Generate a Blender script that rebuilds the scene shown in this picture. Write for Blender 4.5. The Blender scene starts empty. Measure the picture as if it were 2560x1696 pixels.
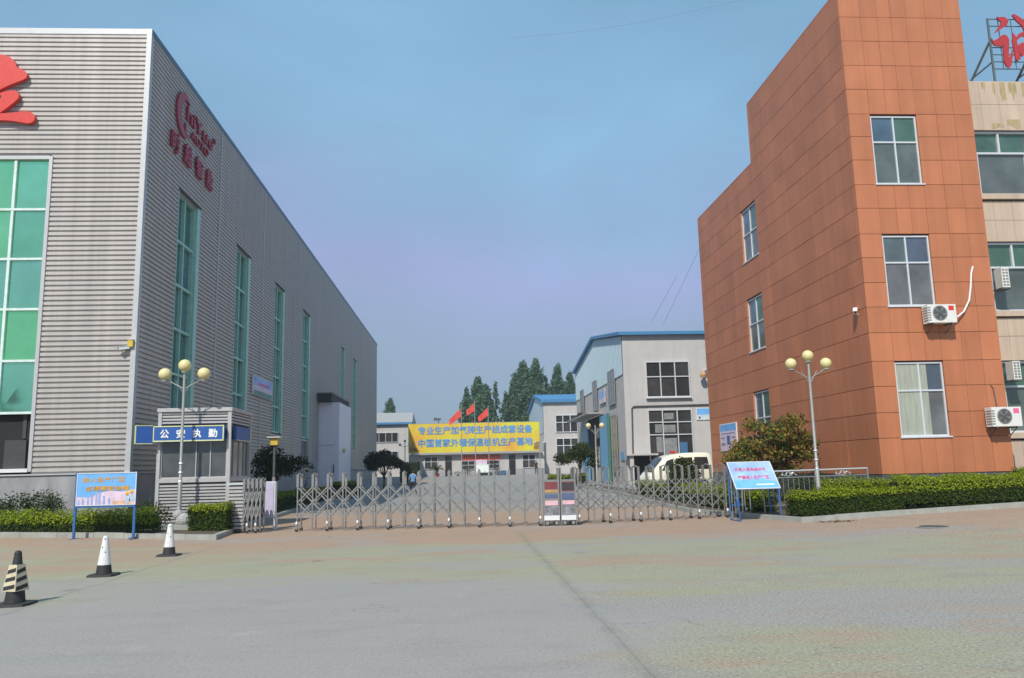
import bpy, math, random
import numpy as np
from mathutils import Matrix, Vector

SC = bpy.context.scene
COL = SC.collection
R = math.radians
random.seed(7)
RNG = np.random.default_rng(7)

# ------------------------------------------------------------------ camera
YAW, PIT, ROL = .0682682, .158583, -.0236572
fw = Vector((math.sin(YAW)*math.cos(PIT), math.cos(YAW)*math.cos(PIT), math.sin(PIT)))
rt = Vector((math.cos(YAW), -math.sin(YAW), 0))
up = rt.cross(fw)
rt2 = rt*math.cos(ROL) + up*math.sin(ROL)
up2 = up*math.cos(ROL) - rt*math.sin(ROL)
cd = bpy.data.cameras.new('camera')
cam = bpy.data.objects.new('camera', cd)
COL.objects.link(cam)
M = Matrix((rt2, up2, -fw)).transposed().to_4x4()
M.translation = (0, 0, 1.75)
cam.matrix_world = M
cd.sensor_width = 36
cd.lens = 28.305
cd.clip_start = .1
cd.clip_end = 3000
SC.camera = cam

# ------------------------------------------------------------------ light
SUN = Vector((-.38, -.90, 1.0)).normalized()      # towards the sun: behind the camera, a little left
w = bpy.data.worlds.new('World')
SC.world = w
w.use_nodes = True
nt = w.node_tree
nt.nodes.clear()
N = nt.nodes.new
wo = N('ShaderNodeOutputWorld')
bg = N('ShaderNodeBackground')
sky = N('ShaderNodeTexSky')
sky.sky_type = 'NISHITA'
sky.sun_disc = False
sky.sun_elevation = math.asin(SUN.z)
sky.sun_rotation = math.atan2(SUN.x, SUN.y)
sky.altitude = 100
sky.air_density = 1.0
sky.dust_density = 3.0
sky.ozone_density = 3.0
bg.inputs['Strength'].default_value = .095
# a hazy summer sky: the clear sky veiled by thin cloud in broad soft patches, bluish above, lilac-grey lower down
L = nt.links.new
tc = N('ShaderNodeTexCoord')
se = N('ShaderNodeSeparateXYZ'); L(tc.outputs['Generated'], se.inputs[0])
def wnoise(scale, loc, st, detail=3):
    mp = N('ShaderNodeMapping'); mp.inputs['Scale'].default_value = st; mp.inputs['Location'].default_value = loc
    nz = N('ShaderNodeTexNoise'); nz.inputs['Scale'].default_value = scale; nz.inputs['Detail'].default_value = detail
    nz.inputs['Roughness'].default_value = .45; nz.inputs['Distortion'].default_value = .5
    L(tc.outputs['Generated'], mp.inputs['Vector']); L(mp.outputs['Vector'], nz.inputs['Vector'])
    return nz.outputs['Fac']
def wramp(v, stops):
    r = N('ShaderNodeValToRGB'); L(v, r.inputs['Fac'])
    e = r.color_ramp.elements
    while len(e) < len(stops): e.new(.5)
    for k, (p, c) in enumerate(stops): e[k].position = p; e[k].color = tuple(c)+(1,)
    return r.outputs['Color']
n1 = wnoise(1.5, (3.1, .4, .35), (1, 1, 2.2))
el = N('ShaderNodeMath'); el.operation = 'MULTIPLY_ADD'; L(n1, el.inputs[0]); el.inputs[1].default_value = .34; el.inputs[2].default_value = -.17
el2 = N('ShaderNodeMath'); el2.operation = 'ADD'; L(el.outputs[0], el2.inputs[0]); L(se.outputs['Z'], el2.inputs[1])
veil = wramp(el2.outputs[0], ((.0, (3.0, 4.2, 5.4)), (.13, (3.15, 4.3, 5.8)), (.23, (3.8, 4.55, 7.6)), (.35, (3.0, 5.45, 8.0)), (.62, (2.35, 4.75, 7.3))))
n2 = wramp(wnoise(2.3, (7, 2, 1), (1, 1, 2.8)), ((.36, (.80,)*3), (.62, (.97,)*3)))
mx = N('ShaderNodeMix'); mx.data_type = 'RGBA'
br = wramp(wnoise(1.1, (2, 6, 4), (1, 1, 1.8), 4), ((.40, (.905,)*3), (.60, (1.085,)*3)))
vb = N('ShaderNodeMix'); vb.data_type = 'RGBA'; vb.blend_type = 'MULTIPLY'; vb.inputs[0].default_value = 1
L(veil, vb.inputs[6]); L(br, vb.inputs[7])
L(n2, mx.inputs[0]); L(sky.outputs['Color'], mx.inputs[6]); L(vb.outputs[2], mx.inputs[7])
L(mx.outputs[2], bg.inputs['Color'])
L(bg.outputs['Background'], wo.inputs['Surface'])

sd = bpy.data.lights.new('sun', 'SUN')
sd.energy = 4.4
sd.angle = R(.6)
sd.color = (1, .95, .87)
so = bpy.data.objects.new('sun', sd)
COL.objects.link(so)
so.rotation_euler = SUN.to_track_quat('Z', 'Y').to_euler()
so.location = (0, -20, 40)

SC.view_settings.view_transform = 'Standard'
SC.view_settings.look = 'None'
SC.view_settings.exposure = 0
SC.view_settings.gamma = 1
SC.render.engine = 'CYCLES'
SC.cycles.max_bounces = 6
SC.cycles.diffuse_bounces = 3
SC.cycles.glossy_bounces = 3

# ------------------------------------------------------------------ helpers
def lin(c):
    return tuple((v/255/12.92 if v/255 <= .04045 else ((v/255+.055)/1.055)**2.4) for v in c)

MATS = {}
def mat(name, rgb, rough=.7, metal=0.0, var=.12, scale=6.0, bump=0.0, bscale=60.0, spec=.5, stretch=(1, 1, 1), coat=0, streak=0, island=0, palette=None):
    """plain surface whose colour varies a little with a noise in object space; rgb is linear albedo"""
    m = bpy.data.materials.new(name)
    m.use_nodes = True
    t = m.node_tree
    b = t.nodes['Principled BSDF']
    b.inputs['Roughness'].default_value = rough
    b.inputs['Metallic'].default_value = metal
    b.inputs['Specular IOR Level'].default_value = spec
    if coat:
        b.inputs['Coat Weight'].default_value = coat
    c = t.nodes.new('ShaderNodeTexCoord')
    mpn = t.nodes.new('ShaderNodeMapping')
    mpn.inputs['Scale'].default_value = stretch
    t.links.new(c.outputs['Object'], mpn.inputs['Vector'])
    n = t.nodes.new('ShaderNodeTexNoise')
    n.inputs['Scale'].default_value = scale
    n.inputs['Detail'].default_value = 5
    n.inputs['Roughness'].default_value = .6
    t.links.new(mpn.outputs['Vector'], n.inputs['Vector'])
    r = t.nodes.new('ShaderNodeValToRGB')
    r.color_ramp.elements[0].position = .3
    r.color_ramp.elements[1].position = .7
    r.color_ramp.elements[0].color = tuple(v*(1-var) for v in rgb)+(1,)
    r.color_ramp.elements[1].color = tuple(min(1, v*(1+var)) for v in rgb)+(1,)
    t.links.new(n.outputs['Fac'], r.inputs['Fac'])
    out = r.outputs['Color']
    def mul(fac_socket, lo, hi, prev, p0=.3, p1=.7):
        q = t.nodes.new('ShaderNodeMapRange'); t.links.new(fac_socket, q.inputs[0])
        for i_, v_ in enumerate((p0, p1, lo, hi)): q.inputs[i_+1].default_value = v_
        k = t.nodes.new('ShaderNodeMix'); k.data_type = 'RGBA'; k.blend_type = 'MULTIPLY'; k.inputs[0].default_value = 1
        t.links.new(prev, k.inputs[6]); t.links.new(q.outputs[0], k.inputs[7])
        return k.outputs[2]
    if palette:
        g = t.nodes.new('ShaderNodeNewGeometry'); r2 = t.nodes.new('ShaderNodeValToRGB'); r2.color_ramp.interpolation = 'CONSTANT'
        e = r2.color_ramp.elements
        while len(e) < len(palette): e.new(.5)
        for i_, c_ in enumerate(palette): e[i_].position = i_/len(palette); e[i_].color = tuple(c_)+(1,)
        t.links.new(g.outputs['Random Per Island'], r2.inputs['Fac'])
        out = mul(n.outputs['Fac'], 1-var, 1+var, r2.outputs['Color'])
    if streak:
        m3 = t.nodes.new('ShaderNodeMapping'); m3.inputs['Scale'].default_value = (2.2, 2.2, .07); t.links.new(c.outputs['Object'], m3.inputs['Vector'])
        n3 = t.nodes.new('ShaderNodeTexNoise'); n3.inputs['Scale'].default_value = 1.3; n3.inputs['Detail'].default_value = 6; n3.inputs['Roughness'].default_value = .7
        t.links.new(m3.outputs['Vector'], n3.inputs['Vector'])
        out = mul(n3.outputs['Fac'], 1-streak, 1+streak*.5, out, .35, .65)
    if island:
        g = t.nodes.new('ShaderNodeNewGeometry')
        out = mul(g.outputs['Random Per Island'], 1-island, 1+island, out, 0, 1)
    t.links.new(out, b.inputs['Base Color'])
    if bump:
        n2 = t.nodes.new('ShaderNodeTexNoise')
        n2.inputs['Scale'].default_value = bscale
        n2.inputs['Detail'].default_value = 4
        t.links.new(c.outputs['Object'], n2.inputs['Vector'])
        bp = t.nodes.new('ShaderNodeBump')
        bp.inputs['Strength'].default_value = bump
        bp.inputs['Distance'].default_value = .02
        t.links.new(n2.outputs['Fac'], bp.inputs['Height'])
        t.links.new(bp.outputs['Normal'], b.inputs['Normal'])
    MATS[name] = m
    return m

def leafmat(name, cols, rough=.55, trans=.25):
    """leaves: each leaf (mesh island) takes its own colour from the ramp"""
    m = bpy.data.materials.new(name)
    m.use_nodes = True
    t = m.node_tree
    b = t.nodes['Principled BSDF']
    b.inputs['Roughness'].default_value = rough
    b.inputs['Specular IOR Level'].default_value = .05
    g = t.nodes.new('ShaderNodeNewGeometry')
    r = t.nodes.new('ShaderNodeValToRGB')
    e = r.color_ramp.elements
    while len(e) < len(cols):
        e.new(.5)
    for i, c in enumerate(cols):
        e[i].position = i/(len(cols)-1)
        e[i].color = tuple(c)+(1,)
    t.links.new(g.outputs['Random Per Island'], r.inputs['Fac'])
    t.links.new(r.outputs['Color'], b.inputs['Base Color'])
    tr = t.nodes.new('ShaderNodeBsdfTranslucent')
    t.links.new(r.outputs['Color'], tr.inputs['Color'])
    ms = t.nodes.new('ShaderNodeMixShader')
    ms.inputs[0].default_value = trans
    t.links.new(b.outputs[0], ms.inputs[1])
    t.links.new(tr.outputs[0], ms.inputs[2])
    t.links.new(ms.outputs[0], t.nodes['Material Output'].inputs['Surface'])
    MATS[name] = m
    return m

X, Y, Z = Vector((1, 0, 0)), Vector((0, 1, 0)), Vector((0, 0, 1))

SPLIT = {'seam_strip', 'leg', 'foot', 'plinth', 'sliding_door', 'corner_post', 'sign_edge', 'edge', 'lettering', 'rust_stain', 'strut', 'post',
         'baluster', 'ornament', 'side_column', 'bracket', 'stored_cabinet', 'window_jamb', 'window_surround', 'plinth_cap', 'rail', 'scuff', 'frame_bar',
         'stored_goods', 'dado', 'sign_wing_edge', 'side_sign_edge', 'printed_workers', 'printed_faces', 'printed_helmets', 'collar', 'window_bar',
         'sill', 'head_plate', 'roof_edge', 'printed_machines', 'louvre_x'}
class MB:
    def __init__(s):
        s.v = []; s.f = []; s.mi = []; s.cur = 0; s.ch = []
    def add(s, vs, fs):
        b = len(s.v); s.ch.append((b, len(s.f), len(vs), len(fs)))
        s.v += [tuple(p) for p in vs]
        s.f += [tuple(i+b for i in f) for f in fs]
        s.mi += [s.cur]*len(fs)
        return s
    def quad(s, a, b, c, d):
        return s.add([a, b, c, d], [(0, 1, 2, 3)])
    def ob(s, O, U, V, W, u0, u1, v0, v1, w0, w1):
        O = Vector(O)
        vs = [O+U*u+V*v+W*w_ for u in (u0, u1) for v in (v0, v1) for w_ in (w0, w1)]
        return s.add(vs, [(0, 1, 3, 2), (4, 6, 7, 5), (0, 4, 5, 1), (2, 3, 7, 6), (0, 2, 6, 4), (1, 5, 7, 3)])
    def box(s, x0, x1, y0, y1, z0, z1):
        return s.ob((0, 0, 0), X, Y, Z, x0, x1, y0, y1, z0, z1)
    def tube(s, pts, r, n=8, cap=True):
        pts = [Vector(p) for p in pts]
        if not isinstance(r, (list, tuple)):
            r = [r]*len(pts)
        vs = []; fs = []
        ref = None
        for i, p in enumerate(pts):
            d = (pts[min(i+1, len(pts)-1)]-pts[max(i-1, 0)]).normalized()
            a = d.orthogonal().normalized() if ref is None else (ref-d*ref.dot(d)).normalized()
            ref = a
            b = d.cross(a)
            for k in range(n):
                t = 2*math.pi*k/n
                vs.append(p+(a*math.cos(t)+b*math.sin(t))*r[i])
        for i in range(len(pts)-1):
            for k in range(n):
                fs.append((i*n+k, i*n+(k+1) % n, (i+1)*n+(k+1) % n, (i+1)*n+k))
        if cap:
            fs.append(tuple(range(n))[::-1]); fs.append(tuple(range((len(pts)-1)*n, len(pts)*n)))
        return s.add(vs, fs)
    def lathe(s, c, prof, n=20, axis=Z):
        c = Vector(c)
        a = axis.orthogonal().normalized(); b = axis.cross(a)
        vs = []; fs = []
        for r, z in prof:
            for k in range(n):
                t = 2*math.pi*k/n
                vs.append(c+axis*z+(a*math.cos(t)+b*math.sin(t))*r)
        m = len(prof)
        for i in range(m-1):
            for k in range(n):
                fs.append((i*n+k, i*n+(k+1) % n, (i+1)*n+(k+1) % n, (i+1)*n+k))
        fs.append(tuple(range(n))[::-1]); fs.append(tuple(range((m-1)*n, m*n)))
        return s.add(vs, fs)
    def sphere(s, c, r, n=16, m=10, sc=(1, 1, 1)):
        prof = [(max(.001, math.sin(math.pi*i/m))*r, -math.cos(math.pi*i/m)*r*sc[2]) for i in range(m+1)]
        return s.lathe(c, prof, n)
    def prism(s, pts, O, U, V, W, w0, w1):
        O = Vector(O); n = len(pts)
        vs = [O+U*p[0]+V*p[1]+W*w0 for p in pts]+[O+U*p[0]+V*p[1]+W*w1 for p in pts]
        fs = [tuple(range(n))[::-1], tuple(range(n, 2*n))]+[(i, (i+1) % n, n+(i+1) % n, n+i) for i in range(n)]
        return s.add(vs, fs)
    def text(s, body, O, U, V, W, width, height, depth=.03, bold=.012, spacing=1.0):
        """lettering centred on O in the plane U,V, as solid letters"""
        c = bpy.data.curves.new('lettering', 'FONT')
        c.body = body
        c.extrude = .5
        c.space_character = spacing
        c.resolution_u = 3
        o = bpy.data.objects.new('lettering', c)
        COL.objects.link(o)
        dg = bpy.context.evaluated_depsgraph_get()
        me = bpy.data.meshes.new_from_object(o.evaluated_get(dg))
        co = np.empty(len(me.vertices)*3, 'f'); me.vertices.foreach_get('co', co); co = co.reshape(-1, 3)
        fs = [tuple(p.vertices) for p in me.polygons]
        bpy.data.objects.remove(o); bpy.data.curves.remove(c); bpy.data.meshes.remove(me)
        mn, mxx = co.min(0), co.max(0)
        q = (co-(mn+mxx)/2)/(mxx-mn)
        O = Vector(O)
        vs = []; ff = []
        gl = max(1, len(body)); e = bold*min(height, width/gl)*1.6
        # heavier strokes: the same letters laid over each other a hair apart
        for i, (du, dv) in enumerate(((0, 0), (e, 0), (-e, 0), (0, e), (0, -e)) if bold else ((0, 0),)):
            b0 = len(vs); dp = depth*(1+.012*i)
            vs += [O+U*(float(p[0])*(width-2*e)+du)+V*(float(p[1])*(height-2*e)+dv)+W*(float(p[2])+.5)*dp for p in q]
            ff += [tuple(k+b0 for k in f) for f in fs]
        return s.add(vs, ff)
    def build(s, name, m, parent=None, smooth=False, world=True):
        if parent is not None and name in SPLIT and len(s.ch) > 1:
            out = None
            for (v0, f0, nv, nf) in s.ch:
                q = MB(); q.add(s.v[v0:v0+nv], [tuple(i-v0 for i in f) for f in s.f[f0:f0+nf]])
                out = q.build(name, m, parent, smooth, world)
            return out
        me = bpy.data.meshes.new(name)
        vs = s.v
        if parent is not None and world:
            inv = WM(parent).inverted()
            vs = [tuple(inv @ Vector(p)) for p in vs]
        me.from_pydata(vs, [], s.f)
        ms = m if isinstance(m, (list, tuple)) else [m]
        for q in ms:
            me.materials.append(q)
        if len(ms) > 1:
            me.polygons.foreach_set('material_index', s.mi)
        if smooth:
            me.shade_smooth()
            me.set_sharp_from_angle(angle=R(38))
        me.update()
        o = bpy.data.objects.new(name, me)
        COL.objects.link(o)
        if parent is not None:
            o.parent = parent
        return o

def WM(o):
    m = Matrix.Translation(o.location) @ o.rotation_euler.to_matrix().to_4x4()
    return WM(o.parent) @ m if o.parent else m

def tag(o, label, cat, group=None):
    o['label'] = label; o['category'] = cat
    if group: o['group'] = group
    return o

def thing(name, label, cat, loc, rz=0, group=None):
    o = bpy.data.objects.new(name, None)
    o.empty_display_size = .3
    COL.objects.link(o)
    o.location = loc; o.rotation_euler = (0, 0, rz)
    return tag(o, label, cat, group)

def struct(o, kind='structure'):
    o['kind'] = kind
    return o

def copy_tree(o, parent=None):
    c = o.copy(); COL.objects.link(c)
    if parent: c.parent = parent
    for ch in list(o.children):
        copy_tree(ch, c)
    return c

def ss(a, b, v):
    t = min(1, max(0, (v-a)/(b-a)))
    return t*t*(3-2*t)

def gz(x, y):
    """height of the ground: apron rising a little to both sides, yard rising gently to the office"""
    lat = .03*min(max(0, -x-7), 14)+.033*min(max(0, x-9.5), 13)
    s = ss(14, 22, y)*(1-ss(30, 42, y))
    f = ss(60, 100, y)
    return lat*s+.3*ss(28, 45, y)*ss(3, 9, x)*(1-f)+.87*f

def leaves(pts, nrm, size, spread=1.0, aspect=.55):
    """numpy: one four-cornered leaf per point; returns verts (4n,3)"""
    n = len(pts)
    d = RNG.normal(size=(n, 3)); d /= np.linalg.norm(d, axis=1)[:, None]
    nn = nrm+d*spread
    nn /= np.linalg.norm(nn, axis=1)[:, None]
    a = np.cross(nn, RNG.normal(size=(n, 3))); a /= np.linalg.norm(a, axis=1)[:, None]
    b = np.cross(nn, a)
    s = (size*RNG.uniform(.6, 1.35, n))[:, None]
    v = np.empty((n, 4, 3))
    v[:, 0] = pts-a*s*.5
    v[:, 1] = pts+b*s*aspect*.5
    v[:, 2] = pts+a*s*.5
    v[:, 3] = pts-b*s*aspect*.5
    return v.reshape(-1, 3)

def leafobj(name, verts, m, parent=None):
    n = len(verts)//4
    if parent is not None:
        inv = np.array(WM(parent).inverted())
        verts = verts @ inv[:3, :3].T+inv[:3, 3]
    me = bpy.data.meshes.new(name)
    me.vertices.add(4*n); me.vertices.foreach_set('co', verts.astype('f').ravel())
    me.loops.add(4*n); me.loops.foreach_set('vertex_index', np.arange(4*n, dtype='i'))
    me.polygons.add(n)
    me.polygons.foreach_set('loop_start', np.arange(0, 4*n, 4, dtype='i'))
    me.polygons.foreach_set('loop_total', np.full(n, 4, 'i'))
    me.update(calc_edges=True)
    me.materials.append(m)
    o = bpy.data.objects.new(name, me)
    COL.objects.link(o)
    if parent is not None: o.parent = parent
    return o

def blob_leaves(blobs, per_m3, size, spread=1.2, shell=.55):
    """blobs: (cx,cy,cz,rx,ry,rz) -> leaves packed towards each blob's outer shell"""
    out = []
    for cx, cy, cz, rx, ry, rz in blobs:
        n = int(per_m3*4.19*rx*ry*rz)+20
        d = RNG.normal(size=(n, 3)); d /= np.linalg.norm(d, axis=1)[:, None]
        rad = shell+(1-shell)*RNG.random(n)**.6
        rad *= 1+.12*RNG.normal(size=n)
        p = d*rad[:, None]*np.array([rx, ry, rz])+np.array([cx, cy, cz])
        out.append(leaves(p, d, size, spread))
    return np.concatenate(out)

# ------------------------------------------------------------------ materials
m_steel = mat('cladding_grey', (.488, .447, .415), .5, .1, .06, 3, stretch=(.3, .3, 6), streak=.12)
m_trim = mat('trim_grey', (.50, .50, .50), .45, .2, .05)
m_core = mat('dark_core', (.05, .05, .05), .9)
m_plinth = mat('plinth_stone', (.30, .30, .30), .6, 0, .22, 2.2, stretch=(1.2, 1.2, .35))
m_greenglass = mat('green_glass', (.16, .62, .28), .05, .9, .10, .7, palette=[(.27, .74, .43), (.29, .82, .40), (.31, .72, .50), (.26, .70, .42), (.29, .78, .45)])
m_sideglass = mat('side_glass', (.20, .30, .34), .05, .75, .12, .8, palette=[(.20, .29, .36), (.15, .28, .25), (.23, .33, .38), (.17, .30, .30)])
m_greenframe = mat('green_frame', (.36, .60, .50), .4, .2)
m_paleframe = mat('pale_frame', (.66, .76, .72), .4)
m_white = mat('white_paint', (.74, .74, .74), .6, 0, .06, 1.5)
m_whitewall = mat('white_wall', (.49, .465, .445), .85, 0, .07, .8, bump=.1, streak=.05)
m_redsign = mat('red_sign', (.66, .045, .03), .4, 0, .1)
m_darkred = mat('crimson_sign', (.36, .03, .06), .45, 0, .1)
m_dark = mat('dark_opening', (.012, .012, .013), .8)
m_gapgrey = mat('dim_interior', (.05, .052, .05), .7)
m_glass = mat('window_glass', (.09, .12, .125), .07, .5, .3, .9, palette=[(.20, .20, .20), (.15, .20, .19), (.22, .215, .21), (.14, .17, .21)])
m_glassgreen = mat('greenish_glass', (.08, .15, .13), .07, .5, .3, .9, palette=[(.12, .20, .16), (.13, .19, .24), (.17, .20, .18), (.11, .20, .15)])
m_darkglass = mat('dark_glass', (.035, .035, .036), .1, .2, .35, 1.2, palette=[(.05, .05, .05), (.035, .036, .037), (.065, .063, .06), (.042, .042, .044)])
m_alu = mat('aluminium', (.72, .73, .75), .4, .3, .04)
m_blueroof = mat('blue_roof', (.06, .22, .42), .5, .1)
m_greyroof = mat('grey_roof', (.33, .33, .32), .8)
m_paleblue = mat('pale_blue_cladding', (.50, .62, .68), .5, .1, .05)
m_bluedoor = mat('blue_door', (.14, .38, .62), .5, .1, .08)
m_lilac = mat('lilac_door', (.84, .78, .86), .5, .1, .05)
m_trimshade = mat('dark_trim_and_shade', (.05, .05, .05), .8)
m_tile = mat('orange_tile', (.475, .168, .074), .55, 0, .10, .55, streak=.10, island=.075)
m_grout = mat('grout_brown', (.10, .045, .03), .9)
m_cream = mat('cream_tile', (.53, .41, .31), .6, 0, .08, .8, streak=.12, island=.05)
m_rust = mat('rust_stain', (.40, .315, .17), .8, 0, .28, 9, stretch=(3, 3, .25))
m_creamgrout = mat('cream_grout', (.16, .12, .09), .9)
m_granite = mat('dark_granite', (.085, .09, .10), .5, 0, .2, 5)
m_kerb = mat('kerb_concrete', (.34, .345, .31), .9, 0, .15, 3, bump=.3)
m_soil = mat('soil', (.10, .075, .05), .95, 0, .3, 4, bump=.6)
m_yard = mat('yard_concrete', (.30, .30, .30), .9)
m_stain = mat('stainless_steel', (.36, .355, .34), .34, .6, .1, 8)
m_stainbright = mat('polished_cap', (.85, .85, .84), .15, .6, .03)
m_rubber = mat('black_rubber', (.02, .02, .02), .8, 0, .3, 8)
m_wheel = mat('wheel_grey', (.28, .28, .25), .5, .3)
m_bluemetal = mat('blue_steel', (.03, .13, .34), .5, .1)
m_skyblue = mat('board_blue', (.16, .42, .78), .45, 0, .12, 2)
m_skyblue2 = mat('board_pale_blue', (.30, .45, .80), .45, 0, .25, 1.6)
m_orange = mat('board_orange', (.60, .32, .05), .5)
m_pink = mat('board_pink', (.80, .12, .30), .5)
m_palepink = mat('board_pale_pink', (.70, .55, .66), .5, 0, .2, 4)
m_yellow = mat('helmet_yellow', (.75, .50, .05), .5)
m_skin = mat('skin', (.42, .25, .17), .6)
m_globe = mat('globe_cream', (.72, .62, .30), .35, 0, .05)
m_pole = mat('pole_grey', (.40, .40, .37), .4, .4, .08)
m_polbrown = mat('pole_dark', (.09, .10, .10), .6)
m_policeblue = mat('police_blue', (.025, .10, .36), .45, 0, .06)
m_lettwhite = mat('lettering_white', (.80, .80, .80), .5, 0, .02)
m_paleyellow = mat('pale_yellow_edge', (.62, .66, .36), .5)
m_booth = mat('booth_steel', (.47, .455, .445), .45, .15, .08)
m_boothglass = mat('booth_glass', (.13, .135, .135), .12, .35, .3, 1.2)
m_boothgap = mat('booth_shutter_gap', (.07, .07, .07), .7)
m_amber = mat('amber_box', (.62, .42, .05), .5)
m_bbyellow = None
m_bbblue = mat('billboard_blue', (.09, .27, .58), .5, 0, .25, 1.2)
m_bannertext = mat('banner_text', (.75, .50, .25), .6)
m_flag = mat('flag_red', (.72, .07, .045), .6, 0, .1)
m_bark = mat('bark', (.10, .075, .055), .9, 0, .3, 8)
m_vanpaint = mat('cream_van_paint', (.76, .75, .60), .3, 0, .03, coat=.4)
m_vanglass = mat('van_glass', (.035, .04, .04), .05, .2, .2)
m_shirt = mat('blue_shirt', (.11, .28, .50), .8)
m_trouser = mat('dark_trousers', (.02, .022, .03), .85)
m_hair = mat('black_hair', (.012, .011, .011), .7)
m_shoe = mat('pale_shoe', (.45, .42, .40), .7)
m_ac = mat('ac_white', (.72, .72, .68), .5, 0, .05)
m_acfan = mat('ac_fan_grey', (.22, .22, .21), .5)
m_cable = mat('cable_dark', (.08, .08, .09), .8)
m_stone = mat('pale_rock', (.42, .41, .40), .9, 0, .3, 5, bump=.6, bscale=20)
m_terracotta = mat('red_pot', (.35, .03, .04), .7)
m_bin = mat('bin_blue', (.05, .14, .28), .6)
m_pale = mat('pale_mint', (.78, .86, .80), .5)
m_conewhite = mat('cone_white', (.70, .69, .67), .6, 0, .10, 9)
m_coneblack = mat('cone_black', (.025, .025, .025), .7, 0, .3, 9)
m_sleeve = mat('sleeve_tan', (.58, .50, .34), .7, 0, .12, 6)

def billboard_mat():
    m = bpy.data.materials.new('billboard_yellow'); m.use_nodes = True
    t = m.node_tree; b = t.nodes['Principled BSDF']; b.inputs['Roughness'].default_value = .5
    c = t.nodes.new('ShaderNodeTexCoord'); n = t.nodes.new('ShaderNodeTexNoise')
    n.inputs['Scale'].default_value = .35; n.inputs['Detail'].default_value = 2
    r = t.nodes.new('ShaderNodeValToRGB')
    r.color_ramp.elements[0].position = .35; r.color_ramp.elements[0].color = (.66, .62, .035, 1)
    r.color_ramp.elements[1].position = .75; r.color_ramp.elements[1].color = (.72, .36, .04, 1)
    t.links.new(c.outputs['Object'], n.inputs['Vector']); t.links.new(n.outputs['Fac'], r.inputs['Fac'])
    t.links.new(r.outputs['Color'], b.inputs['Base Color'])
    return m
m_bbyellow = billboard_mat()

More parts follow.
